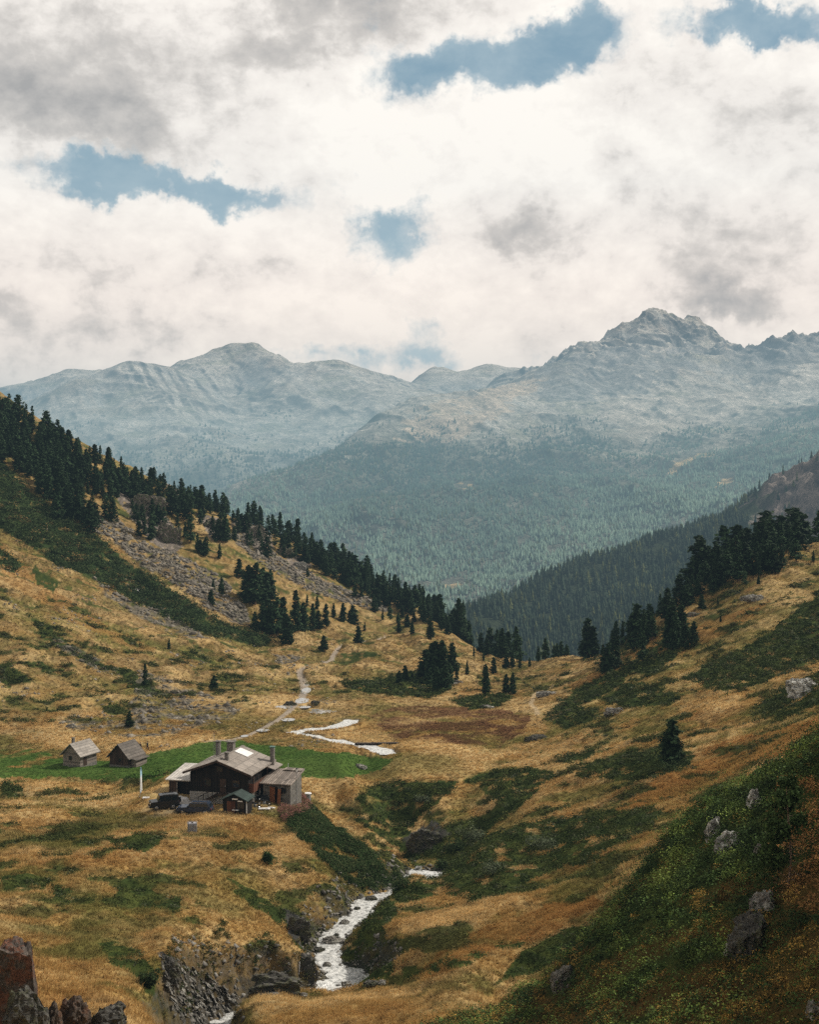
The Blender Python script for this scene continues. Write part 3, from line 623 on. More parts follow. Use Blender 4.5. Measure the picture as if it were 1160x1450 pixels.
# the summit pyramid standing behind its shoulder
VS = [(800,504,7750),(830,492,7850),(850,480,7950),(880,466,8050),(900,456,8100),(915,447,8150),(930,443,8150),(945,446,8150),(962,453,8150),(975,458,8100),(988,451,8050),(1000,456,8000),(1012,465,7950),(1022,478,7900),(1045,500,7800),(800,540,7500),(900,520,7400),(1000,520,7400),(930,480,7750),(880,490,7700),(985,480,7750),(760,530,7700),(1080,520,7700)]
HS = [(700,7600,650),(1160,7600,700),(930,9200,700),(800,8800,500),(1060,8800,500),(930,7300,700),(640,8500,300),(1250,8500,300)]
mountain('rocky_summit', VS, HS, 7200, 9300, 420, 240, mountain_mat('summit_rock', .01), 110, 430, 361, colf=rocky(lambda p: 900+0*p, 365), u0=.05, u1=.36)
# the forested spur on the right
VP = [(600,900,1450),(640,880,1480),(665,868,1500),(700,852,1580),(760,826,1700),(800,806,1760),(850,788,1830),(890,775,1870),(930,762,1900),(970,750,1930),(1000,740,1950),(1040,722,1990),(1062,700,2000),(1085,684,2010),(1105,676,2020),(1130,655,2040),(1160,638,2050),(1200,615,2080),
      (660,930,1180),(760,930,1200),(850,900,1250),(900,880,1280),(950,840,1400),(1000,820,1450),(1060,790,1550),(1100,740,1800),(1160,720,1850),(1160,780,1500),(760,880,1420),(850,840,1550),(930,800,1650),(1010,770,1760)]
HP = [(1300,2100,200),(1300,1500,-20),(1300,1150,-120),(660,1000,-240),(900,1000,-230),(1160,1000,-180),(665,2000,-400),(850,2400,-350),(1000,2500,-280),(1160,2600,-200),(1300,2600,-100),(500,1500,-330),(500,1150,-290),(300,1300,-320),(-100,1300,-320),(300,2000,-380),(-100,2300,-380),(500,2300,-400)]
def spur_col(X, Y, Z, nu, nd):
    s = slope_of(X, Y, Z, nu, nd); px, py = project(X, Y, Z); n = fbm(X/60, Y/60, 375, 4)
    rock = sstep(-25, 15, (px-1075)-.35*(py-690)*0+60*n-np.maximum(0, py-735)*1.5)
    col = lerp(C(.04,.05,.03)+0*X[:, None], C(.22,.18,.16), rock)
    return lerp(col, C(.08,.07,.066), rock*sstep(.0, .4, fbm(X/25, Z/18, 377, 4)))
def spur_post(x, y, z):
    px = 580+FPX*x/y
    return z+sstep(1050, 1090, px)*28*(ridged(x/70, y/90+z/60, 379, 4)-.45)
HPf, HPm = mountain('forested_spur', VP, HP, 980, 2600, 460, 340, mountain_mat('spur_soil', .05), 14, 240, 371, colf=spur_col, post=spur_post)

# floor of the big valley, out to the horizon
X, Y = np.meshgrid(np.linspace(-14000, 14000, 60), np.linspace(900, 22000, 60), indexing='ij')
tag(mesh_np('valley_floor', np.stack([X, Y, -390+0*X], -1).reshape(-1, 3), grid_faces(60, 60), simple('valley_soil', (.06,.07,.035), 1, .4, .01)), kind='structure')

# ------------------------------------------------------------------ haze filling the valley
bm = bmesh.new(); bmesh.ops.create_cube(bm, size=1)
for v in bm.verts: v.co = Vector((v.co.x*32000, v.co.y*19000+8500, v.co.z*2200-300))
tz = bpy.data.materials.new('haze'); tz.use_nodes = True; nt = tz.node_tree; nt.nodes.clear()
ab = nt.nodes.new('ShaderNodeVolumeAbsorption'); ab.inputs['Color'].default_value = (0, 0, 0, 1); ab.inputs['Density'].default_value = HAZE = .96e-4
em = nt.nodes.new('ShaderNodeEmission'); em.inputs['Color'].default_value = (.25, .375, .455, 1); em.inputs['Strength'].default_value = HAZE
ad = nt.nodes.new('ShaderNodeAddShader'); ou = nt.nodes.new('ShaderNodeOutputMaterial')
nt.links.new(ab.outputs[0], ad.inputs[0]); nt.links.new(em.outputs[0], ad.inputs[1]); nt.links.new(ad.outputs[0], ou.inputs['Volume'])
hz = obj('haze', bm, tz); tag(hz, kind='structure')

bm = bmesh.new(); bmesh.ops.create_cube(bm, size=1)
for v in bm.verts: v.co = Vector((v.co.x*14000, v.co.y*5200+5000, v.co.z*820-20))
tm = tz.copy(); tm.name = 'valley_mist'
for q in tm.node_tree.nodes:
    if q.type == 'VOLUME_ABSORPTION': q.inputs['Density'].default_value = 1.0e-4
    if q.type == 'EMISSION': q.inputs['Color'].default_value = (.33, .52, .54, 1); q.inputs['Strength'].default_value = 1.0e-4
tag(obj('valley_mist', bm, tm), kind='structure')

# ------------------------------------------------------------------ sun, sky and clouds
SUN_AZ, SUN_EL = math.radians(62), math.radians(40)          # azimuth clockwise from straight ahead
sd = Vector((math.sin(SUN_AZ)*math.cos(SUN_EL), math.cos(SUN_AZ)*math.cos(SUN_EL), math.sin(SUN_EL)))
sl = bpy.data.lights.new('sun', 'SUN'); sl.energy = 5.0; sl.angle = math.radians(.8); sl.color = (1, .93, .82)
so = bpy.data.objects.new('sun', sl); COL.objects.link(so); so.rotation_euler = (-sd).to_track_quat('-Z', 'Y').to_euler(); so.location = sd*50
w = bpy.data.worlds.new('World'); SC.world = w; w.use_nodes = True
class WT(NT):
    def __init__(s, w): s.t = w.node_tree; s.n = s.t.nodes; s.l = s.t.links
W = WT(w); bg = W.n['Background']; bg.inputs['Strength'].default_value = .1
sky = W.node('ShaderNodeTexSky', sky_type='NISHITA'); sky.sun_disc = False; sky.sun_elevation = SUN_EL; sky.sun_rotation = SUN_AZ
sky.altitude = 2000; sky.air_density = 1.0; sky.dust_density = 1.5
tc = W.node('ShaderNodeTexCoord'); D = tc.outputs['Generated']
sx = W.node('ShaderNodeSeparateXYZ'); W.l.new(D, sx.inputs[0])
def wnoise(scale, detail, rough, off=(0, 0, 0), sc=(1, 1, 1), dist=0):
    mp = W.node('ShaderNodeMapping'); mp.inputs['Location'].default_value = off; mp.inputs['Scale'].default_value = sc; W.l.new(D, mp.inputs['Vector'])
    q = W.noise(scale, detail, rough, vec=mp.outputs[0]); q.inputs['Distortion'].default_value = dist; return q
w1 = wnoise(9, 6, .62); w2 = wnoise(26, 5, .6, (3, 1, 2))
# warped view direction, so that the gaps between the clouds get torn edges
warp = W.node('ShaderNodeVectorMath', operation='SUBTRACT'); W.l.new(w1.outputs['Color'], warp.inputs[0]); warp.inputs[1].default_value = (.5, .5, .5)
warp2 = W.node('ShaderNodeVectorMath', operation='SCALE'); W.l.new(warp.outputs[0], warp2.inputs[0]); warp2.inputs['Scale'].default_value = .11
wb = W.node('ShaderNodeVectorMath', operation='SUBTRACT'); W.l.new(w2.outputs['Color'], wb.inputs[0]); wb.inputs[1].default_value = (.5, .5, .5)
wb2 = W.node('ShaderNodeVectorMath', operation='SCALE'); W.l.new(wb.outputs[0], wb2.inputs[0]); wb2.inputs['Scale'].default_value = .045
w3 = wnoise(70, 4, .6, (5, 2, 7)); wc = W.node('ShaderNodeVectorMath', operation='SUBTRACT'); W.l.new(w3.outputs['Color'], wc.inputs[0]); wc.inputs[1].default_value = (.5, .5, .5)
wc2 = W.node('ShaderNodeVectorMath', operation='SCALE'); W.l.new(wc.outputs[0], wc2.inputs[0]); wc2.inputs['Scale'].default_value = .016
def vadd(a, b):
    q = W.node('ShaderNodeVectorMath', operation='ADD'); W.l.new(a, q.inputs[0]); W.l.new(b, q.inputs[1]); return q.outputs[0]
WD = vadd(vadd(vadd(D, warp2.outputs[0]), wb2.outputs[0]), wc2.outputs[0])
def blob(px, py, rx, ry, rot=0, src=None):
    """1 at a cloud or gap centred on a direction of the sky, falling to 0 at its rim"""
    a, b = ray(px, py); c = Vector((float(a), 1, float(b))).normalized()
    s = c.length/math.hypot(1, 0)
    right = Vector((c.y, -c.x, 0)).normalized(); up = right.cross(c)
    r = math.radians(rot); e1 = right*math.cos(r)+up*math.sin(r); e2 = up*math.cos(r)-right*math.sin(r)
    k = FPX*math.sqrt(1+float(a)**2+float(b)**2)
    def dot(v, rad):
        q = W.node('ShaderNodeVectorMath', operation='DOT_PRODUCT'); W.l.new(src or WD, q.inputs[0]); q.inputs[1].default_value = v*(k/rad)
        return W.math('SUBTRACT', q.outputs['Value'], c.dot(v)*(k/rad))
    x = dot(e1, rx); y = dot(e2, ry)
    d = W.math('ADD', W.math('MULTIPLY', x, x), W.math('MULTIPLY', y, y))
    # a direction pointing away from the centre must not count
    return W.math('POWER', 2.718, W.math('MULTIPLY', d, -1.0))
def total(L):
    t = None
    for b, wgt in L:
        v = W.math('MULTIPLY', b, wgt); t = v if t is None else W.math('ADD', t, v)
    return t
gaps = total([(blob(700,85,165,42,8), 1.02),(blob(800,52,95,36,10), .75),(blob(590,90,70,26,-5), .5),(blob(1060,35,95,28,12), 1.2),(blob(1150,55,60,24,-10), .7),(blob(205,264,160,27,0), .95),(blob(120,250,60,32,0), .5),(blob(330,268,90,20,0), .5),
              (blob(552,330,52,52,20), .85),(blob(530,295,60,22,0), .35),(blob(605,462,50,22,0), .5),(blob(540,510,190,24,0), .4),(blob(420,500,110,20,0), .25),(blob(360,440,60,20,0), .3),(blob(640,500,60,22,0), .3)])
big = wnoise(5.5, 8, .6, (1.7, .4, 2.2), (1, 1, 1.7), .3); med = wnoise(15, 7, .62, (8, 3, 1), (1, 1, 1.5), .2)
cov = W.math('ADD', W.math('SUBTRACT', 1.0, gaps), W.math('MULTIPLY', W.math('SUBTRACT', med.outputs['Fac'], .5), 1.1))
cov = W.math('ADD', cov, W.math('MULTIPLY', W.math('SUBTRACT', wnoise(34, 6, .6, (7, 2, 5)).outputs['Fac'], .5), .8))
mask = W.ramp(cov, [(.08, (0.03,)*3), (.34, (.22,)*3), (.52, (.70,)*3), (.74, (1,)*3)])
fine = wnoise(40, 6, .6, (2, 6, 4), (1, 1, 1.4), .2)
grey = total([(blob(90,150,230,85,-8), .60),(blob(200,30,260,60,0), .32),(blob(450,45,260,50,12), .30),(blob(40,480,170,60,0), .35),(blob(1090,330,190,85,-5), .34),(blob(880,235,45,60,30), .36),(blob(860,365,150,45,-15), .22),(blob(1010,430,110,26,0), .45),(blob(270,470,120,40,0), .45),(blob(700,300,150,40,0), .12),(blob(430,400,120,34,-10), .25),(blob(1040,150,120,45,-35), .22),(blob(760,345,50,25,0), .25),(blob(60,390,160,40,0), .12)])
shade = W.math('ADD', W.math('SUBTRACT', .98, grey), W.math('MULTIPLY', W.math('SUBTRACT', big.outputs['Fac'], .5), .95))
shade = W.math('ADD', shade, W.math('MULTIPLY', W.math('SUBTRACT', med.outputs['Fac'], .5), .85))
shade = W.math('ADD', shade, W.math('MULTIPLY', W.math('SUBTRACT', fine.outputs['Fac'], .5), .62))
K = 10.0
cl = W.ramp(shade, [(.20, (.44*K,.41*K,.39*K)), (.52, (.72*K,.66*K,.605*K)), (.74, (1.06*K,.98*K,.90*K)), (1.0, (1.22*K,1.14*K,1.04*K))])
bn = W.ramp(med.outputs['Fac'], [(.35, (.22*K, .37*K, .46*K)), (.65, (.42*K, .55*K, .60*K))]); blue = W.mix(.8, sky.outputs[0], bn.outputs[0])
lowf = W.ramp(sx.outputs['Z'], [(.09, (1,)*3), (.30, (0,)*3)])
blue = W.mix(lowf.outputs[0], blue, (.50*K, .63*K, .68*K))
lowc = W.mix(1.0, cl.outputs[0], W.ramp(sx.outputs['Z'], [(.03, (1.42, 1.20, 1.06)), (.24, (1, 1, 1))]).outputs[0], 'MULTIPLY')
skyc = W.mix(mask.outputs[0], blue, lowc)
skyc = W.mix(1.0, skyc, W.ramp(sx.outputs['Z'], [(.38, (1,)*3), (.66, (.36,)*3)]).outputs[0], 'MULTIPLY')  # unseen sky overhead dimmed, added to cut the ambient light
W.l.new(skyc, bg.inputs['Color'])

# ------------------------------------------------------------------ camera
cam = bpy.data.cameras.new('camera'); cam.sensor_fit = 'VERTICAL'; cam.sensor_height = 36; cam.lens = FPX/1450*36
cam.clip_start = .5; cam.clip_end = 60000
co = bpy.data.objects.new('camera', cam); COL.objects.link(co); co.location = (0, 0, 0); co.rotation_euler = (PI/2-PITCH, 0, 0)
SC.camera = co
SC.view_settings.view_transform = 'Standard'; SC.view_settings.look = 'None'; SC.view_settings.exposure = 0; SC.view_settings.gamma = 1
SC.render.engine = 'CYCLES'
cy = SC.cycles; cy.adaptive_threshold = .03; cy.max_bounces = 4; cy.diffuse_bounces = 2; cy.glossy_bounces = 2; cy.transmission_bounces = 2; cy.volume_bounces = 0; cy.transparent_max_bounces = 8; cy.caustics_reflective = False; cy.caustics_refractive = False
try: cy.use_denoising = False; cy.denoiser = 'OPENIMAGEDENOISE'
except Exception: pass
# ------------------------------------------------------------------ vegetation
def rnd_unit(n):
    v = rng.normal(size=(n, 3)); return v/np.linalg.norm(v, axis=1)[:, None]
def leaf_quads(P, N, size, aspect=1.6):
    """one quad per point, facing N, random spin"""
    n = len(P); a = rnd_unit(n); t = np.cross(N, a); t /= np.linalg.norm(t, axis=1)[:, None]+1e-9; b = np.cross(N, t)
    s = np.broadcast_to(size, (n,))[:, None]
    V = np.stack([P-t*s*.5, P+b*s*.5*aspect*.5, P+t*s*.5, P-b*s*.5*aspect*.5], 1).reshape(-1, 3)
    return V, np.arange(4*n).reshape(n, 4)
leaf_m = vcol_mat('needles', .6, 1.35, 1.2, .8, trans=.15)
bark_m = simple('bark', (.12,.085,.06), .95, .4, 6, stretch=(3, 3, .6), bump=.5)
shrub_m = vcol_mat('shrub_leaves', .7, 1.3, 1.5, .8, trans=.2)
grass_m = vcol_mat('dry_grass_blades', .75, 1.3, .8, .9, trans=.3)

def tube_np(pts, rad, sides=6):
    pts = np.asarray(pts, float); rad = np.asarray(rad, float); n = len(pts)
    T = np.gradient(pts, axis=0); T /= np.linalg.norm(T, axis=1)[:, None]+1e-9
    ref = np.where(np.abs(T[:, 2:3]) > .9, np.array([[1., 0, 0]]), np.array([[0, 0, 1.]]))
    a = np.cross(T, ref); a /= np.linalg.norm(a, axis=1)[:, None]; b = np.cross(T, a)
    th = np.linspace(0, 2*PI, sides, endpoint=False)
    V = pts[:, None]+rad[:, None, None]*(a[:, None]*np.cos(th)[None, :, None]+b[:, None]*np.sin(th)[None, :, None])
    i = np.arange(n-1)[:, None]; j = np.arange(sides)[None]
    F = np.stack([i*sides+j, i*sides+(j+1) % sides, (i+1)*sides+(j+1) % sides, (i+1)*sides+j], -1).reshape(-1, 4)
    return V.reshape(-1, 3), F
def join(parts):
    Vs, Fs, o = [], [], 0
    for V, F in parts: Vs.append(V); Fs.append(F+o); o += len(V)
    return np.concatenate(Vs), np.concatenate(Fs)
class Proto: pass
def conifer_proto(seed, width=.2, dens=1.0, leaf=.035, power=.8, base=.06, lean=0.0, ragged=.35, gap=.0, tone=1.0, limbs=10):
    """unit-height tree: trunk with limbs, crown of needle tufts; crown radius `width` of the height"""
    global rng
    keep = rng; rng = np.random.default_rng(seed)
    P = []; Cc = []; Ns = []
    nb = int(105*dens); ragged = ragged*.9; tr = [tube_np([(0, 0, -.06), (lean*.1, 0, .1), (lean*.4, 0, .45), (lean, 0, .985)], [.022, .017, .011, .002], 7)]
    order = np.sort(rng.uniform(0, 1, nb)**.9)
    for k, t in enumerate(order):
        h = base+(1-base)*t
        prof = width*min(1, (t+.10)/.22)**.7*(1-t)**power+.012
        L = prof*rng.uniform(1-ragged, 1+.25*ragged*2); az = rng.uniform(0, 2*PI)
        if gap and rng.uniform() < gap: continue
        d = np.array([math.cos(az), math.sin(az), 0]); rise = rng.uniform(-.25, .35)+.25*t
        c = np.array([lean*h, 0, h])
        m = max(5, int(16*dens**.3*(.35+L/width)))
        s = rng.uniform(.15, 1, m)**.6
        q = c+d*L*s[:, None]; q[:, 2] += rise*L*s-.10*L*s*s
        q += rng.normal(size=(m, 3))*np.array([.02, .02, .018])*(.5+L/width)
        P.append(q); sh = rng.uniform(.65, 1.3)
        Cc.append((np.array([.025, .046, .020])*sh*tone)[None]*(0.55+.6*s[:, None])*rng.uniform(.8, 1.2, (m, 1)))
        nn = rnd_unit(m)*.8+d*.5+np.array([0, 0, .8]); Ns.append(nn/np.linalg.norm(nn, axis=1)[:, None])
        if k % max(1, nb//limbs) == 0: tr.append(tube_np([c, c+d*L*.5+np.array([0, 0, rise*L*.5]), c+d*L*.9+np.array([0, 0, (rise-.1)*L*.9])], [.006, .004, .001], 4))
    P = np.concatenate(P); Cc = np.concatenate(Cc); Ns = np.concatenate(Ns)
    V, F = leaf_quads(P, Ns, leaf*rng.uniform(.7, 1.4, len(P)), 1.5)
    p = Proto(); p.crown = (V, F, np.repeat(Cc, 4, 0)); p.trunk = join(tr); rng = keep
    return p
PROTO = [conifer_proto(1000+i, width=wd, dens=dn, leaf=lf, power=pw, base=bs, ragged=rg, lean=ln, tone=to) for i, (wd, dn, lf, pw, bs, rg, ln, to) in enumerate([
    (.17,1.3,.056,.72,.05,.5,.0,1.0),(.19,1.4,.056,.62,.03,.55,.03,1.2),(.15,1.2,.050,.82,.06,.45,-.02,1.3),(.22,1.5,.060,.6,.04,.6,.0,.9),(.13,1.1,.046,.85,.05,.4,.02,1.15),(.19,1.0,.056,.75,.10,.8,-.03,1.4),(.26,1.6,.064,.55,.03,.6,.02,1.0),(.16,1.2,.052,.7,.04,.55,.0,.85)])]
_made = {}
def tree(px, py, hpx, kind, label, group=None, cat='conifer', name='conifer_tree', at=None, squash=1.0):
    x, y, z = at or place(px, py)
    if px < 640: squash *= 1.22
    hpx *= .95 if px < 640 else 1.12; h = max(hpx*y/FPX, float(ray(px, py-hpx)[1])*y-z)
    o = thing(name, label, cat, (x, y, z-.02*h), rng.uniform(0, 2*PI), group)
    o.scale = (h*squash*rng.uniform(.92, 1.1), h*squash*rng.uniform(.92, 1.1), h)
    if kind not in _made:
        p = PROTO[kind]; V, F, c = p.crown
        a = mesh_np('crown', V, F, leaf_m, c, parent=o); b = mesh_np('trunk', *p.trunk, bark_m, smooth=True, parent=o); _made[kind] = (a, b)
    else:
        for s in _made[kind]:
            q = s.copy(); COL.objects.link(q); q.parent = o
    return o
# each row: photo x, photo y of the foot, height in photo pixels
def zoomed(x0, y0, k, L): return [(x0+a/k, y0+b/k, h/k) for a, b, h in L]
used = []
def stand(L, label, group, kinds=range(8), name='conifer_tree', squash=1.0):
    for i, (px, py, h) in enumerate(L):
        tree(px, py, h, kinds[int(rng.integers(len(kinds)))], label, group, name=name, squash=squash)
        used.append((px, py, h))
def fill(poly, n, hmin, hmax, gap=.33):
    poly = np.array(poly, float); out = []; tries = 0
    while len(out) < n and tries < 4000:
        tries += 1
        p = rng.uniform(poly.min(0), poly.max(0))
        if not in_poly(np.array([p[0]]), np.array([p[1]]), poly)[0]: continue
        h = rng.uniform(hmin, hmax)
        if any(abs(p[0]-a)*1.0+abs(p[1]-b)*1.3 < h*gap for a, b, _ in out): continue
        out.append((p[0], p[1], h))
    return out
# left slope
stand(fill([(-8,590),(20,600),(60,625),(105,645),(118,668),(112,700),(128,738),(95,735),(60,700),(20,668),(-8,650)], 26, 34, 48), 'dark conifer packed in the dense wood at the upper left edge of the slope', 'conifers of the dense upper left wood')
sky = [(x+rng.uniform(-3, 3), np.interp(x, [0,50,100,150,200,250,310], [592,614,637,660,682,700,722])+rng.uniform(-2, 5), rng.uniform(20, 33)) for x in np.arange(2, 312, 19)]
stand(sky, 'conifer standing out on the upper left skyline', 'conifers along the upper left skyline')
stand(fill([(150,668),(190,690),(216,700),(214,716),(190,712),(165,700),(148,690)], 13, 24, 36), 'conifer in the thicket above the pink cliff on the left slope', 'conifers above the pink cliff')
stand(zoomed(0, 560, 3.867, [(320,680,150),(430,690,150),(492,752,190),(460,720,120),(300,640,110),(390,640,90),(330,600,90),(250,560,110),(210,540,90),(440,480,160),(405,470,110),(225,420,110),(260,470,110),(340,400,110)]), 'large conifer beside the upper scree on the left slope', 'conifers beside the upper scree')
stand(zoomed(0, 560, 3.867, [(560,560,100),(520,545,90),(600,550,80),(640,560,90),(480,540,80)]), 'conifer in the dark row at the top of the pink cliff', 'conifers at the top of the pink cliff')
stand(zoomed(0, 560, 3.867, [(760,770,130),(825,790,140),(790,760,110),(870,570,85),(945,655,150),(982,662,85),(1027,605,60),(1042,800,150),(1012,775,90),(1125,882,120),(1082,850,100),(1080,620,110)]), 'conifer on the rocky steps right of the pink cliff', 'conifers on the rocky steps')
stand(zoomed(280, 680, 2.9, [(112,252,110),(85,245,90),(30,310,75),(10,300,60),(88,320,65),(265,290,50),(355,318,80),(377,318,60),(345,290,70),(450,395,42),(150,250,60),(178,205,70),(145,180,60)]), 'conifer dotted over the upper middle of the left slope', 'conifers dotted over the upper middle slope')
stand(zoomed(280, 680, 2.9, [(15,125,95),(45,128,80),(75,130,60),(115,140,75),(165,160,50),(205,180,95),(230,185,105),(255,190,90),(310,215,80),(340,240,115),(372,250,90),(410,275,125),(440,270,60),(470,285,75)]), 'conifer on the middle of the left skyline', 'conifers along the middle of the left skyline')
ridge = fill([(430,785),(470,790),(520,815),(575,845),(630,872),(640,890),(615,888),(575,868),(530,850),(480,822),(440,805)], 18, 30, 40, .3)
stand(ridge, 'conifer in the long dark belt where the left ridge runs down to the valley', 'conifers of the long ridge belt')
stand(zoomed(280, 680, 2.9, [(645,480,62),(672,482,80),(725,540,70),(742,522,82),(790,575,70),(828,628,45),(880,632,52),(860,592,42),(760,575,40),(825,585,45),(840,560,50)]), 'small conifer on the open grass below the ridge belt', 'small conifers below the ridge belt')
stand(zoomed(280, 680, 2.9, [(170,400,80),(210,505,165),(235,512,185),(262,500,150),(285,510,140),(300,480,120),(195,480,110)]), 'tall conifer in the upper of the two groves on the scree', 'conifers of the upper scree grove')
stand(zoomed(280, 680, 2.9, [(235,620,85),(270,610,120),(290,632,155),(325,640,170),(365,672,130),(350,630,160),(400,622,180),(430,620,125),(470,615,115),(495,610,80),(527,602,100),(557,562,62),(597,577,78),(448,517,48),(490,530,58)]), 'conifer in the long grove at the foot of the scree', 'conifers of the scree foot grove')
stand(zoomed(280, 680, 2.9, [(55,515,65),(97,470,78),(62,450,48)]), 'one of three conifers alone in the middle of the scree', 'three conifers in the scree')
for r, lab in zip(zoomed(280, 680, 2.9, [(637,592,82),(660,672,78),(518,700,65),(685,617,38)]), ['slim conifer right of the scree foot grove', 'dark conifer standing right beside the bend of the dirt track', 'bushy little conifer left of the upper dirt track', 'very small conifer just above the bend of the dirt track']):
    tree(*r, int(rng.integers(8)), lab)
# solitary trees on the lower left
for (px, py, h, k, lab) in [(205,969,31,4,'solitary slim conifer in the middle of the lower left hillside'),(239,919,16,2,'tiny solitary conifer highest on the lower left hillside'),(303,978,23,6,'solitary broad conifer at the right of the boulder field'),(183,1029,24,3,'solitary round conifer in the boulder field behind the dark hut')]:
    tree(px, py, h, k, lab)
# where the valley narrows
stand(zoomed(560, 840, 3.625, [(155,430,150),(185,400,150),(205,440,205),(240,445,215),(290,400,130),(215,490,120),(255,488,125),(315,450,80),(280,470,120),(175,480,100)]), 'conifer in the tall clump by the dark gully', 'conifers of the clump by the dark gully')
stand(zoomed(560, 840, 3.625, [(50,455,90),(20,462,70),(120,440,50),(85,450,55),(100,470,40),(135,470,35)]), 'low conifer left of the tall clump by the dark gully', 'low conifers left of the gully clump')
stand(zoomed(560, 840, 3.625, [(180,235,120),(325,180,140),(345,215,120),(380,240,90),(300,200,110),(240,180,100),(270,210,80),(130,130,100),(85,110,90),(210,150,110),(350,160,100)]), 'conifer at the lower right end of the left ridge', 'conifers at the end of the left ridge')
stand(zoomed(560, 840, 3.625, [(18,205,58),(62,170,65),(88,205,55),(15,150,45),(95,145,50)]), 'small conifer on the grass at the end of the ridge', 'small conifers at the end of the ridge')
stand(zoomed(560, 840, 3.625, [(487,245,62),(520,325,125),(550,335,140),(580,330,120),(600,380,75),(625,355,165),(640,385,90),(570,385,65),(470,318,80),(690,378,45),(540,300,100)]), 'conifer in the grove in the middle of the valley gap', 'conifers of the valley gap grove')
for r, k, lab in zip(zoomed(560, 840, 3.625, [(370,418,66),(403,326,50),(453,348,45),(440,255,48),(505,412,76),(455,418,42),(465,522,142),(570,512,88),(602,517,98),(770,345,105),(735,355,75)]), [2,4,2,3,3,2,0,3,1,5,2],
    ['small conifer right of the tall gully clump','small conifer on the bank left of the valley gap grove','very small conifer below the valley gap grove on its left','small conifer left of the top of the valley gap grove','conifer right behind the two round conifers on the knoll','small conifer behind the left one of the round conifers','tall oval conifer on bare trunk above the russet reeds','left half of a pair of round conifers on the knoll','right half of a pair of round conifers on the knoll','flat topped conifer with bare trunk on the far knoll','conifer left of the flat topped one on the far knoll']):
    tree(*r, k, lab)
stand(zoomed(560, 840, 3.625, [(850,322,68),(815,320,50),(880,325,55),(830,325,60)]), 'conifer in the low row on the far knoll', 'conifers of the low row on the far knoll')
stand(zoomed(800, 700, 3.222, [(105,748,165),(85,745,105),(130,745,130),(235,700,110),(265,690,100),(215,720,90),(10,735,40)]), 'conifer in the group just right of the valley gap', 'conifers right of the valley gap')
stand(zoomed(800, 700, 3.222, [(175,808,110),(200,812,120),(240,792,130),(355,765,125),(330,695,175),(300,680,120),(400,665,115),(365,690,150),(380,640,100),(320,640,90)]), 'conifer at the lower left foot of the right hand wood', 'conifers at the foot of the right hand wood')
stand(zoomed(800, 700, 3.222, [(470,705,140),(510,712,160),(550,705,150),(590,690,100),(490,690,170),(530,690,170)]), 'conifer in the big round clump below the right hand wood', 'conifers of the round clump')
wood = fill([(410,560),(430,470),(500,500),(520,410),(570,350),(600,300),(670,280),(760,220),(830,250),(880,190),(940,200),(1000,180),(1090,190),(1120,250),(1080,310),(1010,320),(960,360),(880,400),(760,450),(620,465),(560,520),(470,580)], 36, 80, 118, .2)
stand(zoomed(800, 700, 3.222, wood), 'conifer in the big dark wood on the right skyline', 'conifers of the right hand wood', kinds=[1, 3, 5, 6, 6, 3], squash=1.6)
for r, k, lab in zip(zoomed(800, 700, 3.222, [(1160,190,110),(886,408,32),(700,512,38),(626,525,62),(712,580,24),(1135,310,50)]), [5,6,4,6,3,2],
    ['conifer on the skyline at the very right edge','tiny bush like conifer at the lower edge of the right hand wood','tiny pale green conifer on the grass below the right hand wood','small conifer beside the pale rocks below the right hand wood','smallest of the dots of conifer in the grass below the right hand wood','small conifer below the skyline at the very right edge']):
    tree(*r, k, lab)
tree(952, 1082, 57, 6, 'solitary dark conifer on the shrubby right slope', squash=1.15)

wood_back = [(x+rng.uniform(-3, 3), np.interp(x, [0,50,100,150,200,250,310], [592,614,637,660,682,700,722])+rng.uniform(-2, 5), rng.uniform(20, 33)) for x in np.arange(8, 312, 13)]
def wood_mass(name, label, L):
    Vs, Cs = [], []
    for i, (px, py, h) in enumerate(L):
        x, y, z = place(px, py, (3, 22)); hh = h*1.05*y/FPX; V, F, c = PROTO[i % 8].crown; a = rng.uniform(0, 6.3)
        q = V.reshape(-1, 4, 3)[::2].reshape(-1, 3)*hh*np.array([1.25, 1.25, 1]); Vs.append(np.stack([x+q[:, 0]*math.cos(a)-q[:, 1]*math.sin(a), y+q[:, 0]*math.sin(a)+q[:, 1]*math.cos(a), z+q[:, 2]], -1)); Cs.append(c.reshape(-1, 4, 3)[::2].reshape(-1, 3))
    V = np.concatenate(Vs); tag(mesh_np(name, V, np.arange(len(V)).reshape(-1, 4), leaf_m, np.concatenate(Cs)), label, 'wood', kind='stuff')
wood_mass('undergrowth', 'young conifers and bushes between the trunks of the right hand wood', zoomed(800, 700, 3.222, fill([(320,640),(350,560),(430,480),(520,420),(600,320),(680,290),(770,240),(890,215),(1000,205),(1090,210),(1120,260),(1070,310),(960,355),(880,398),(760,450),(620,465),(560,520),(470,590)], 70, 60, 105, .16)))
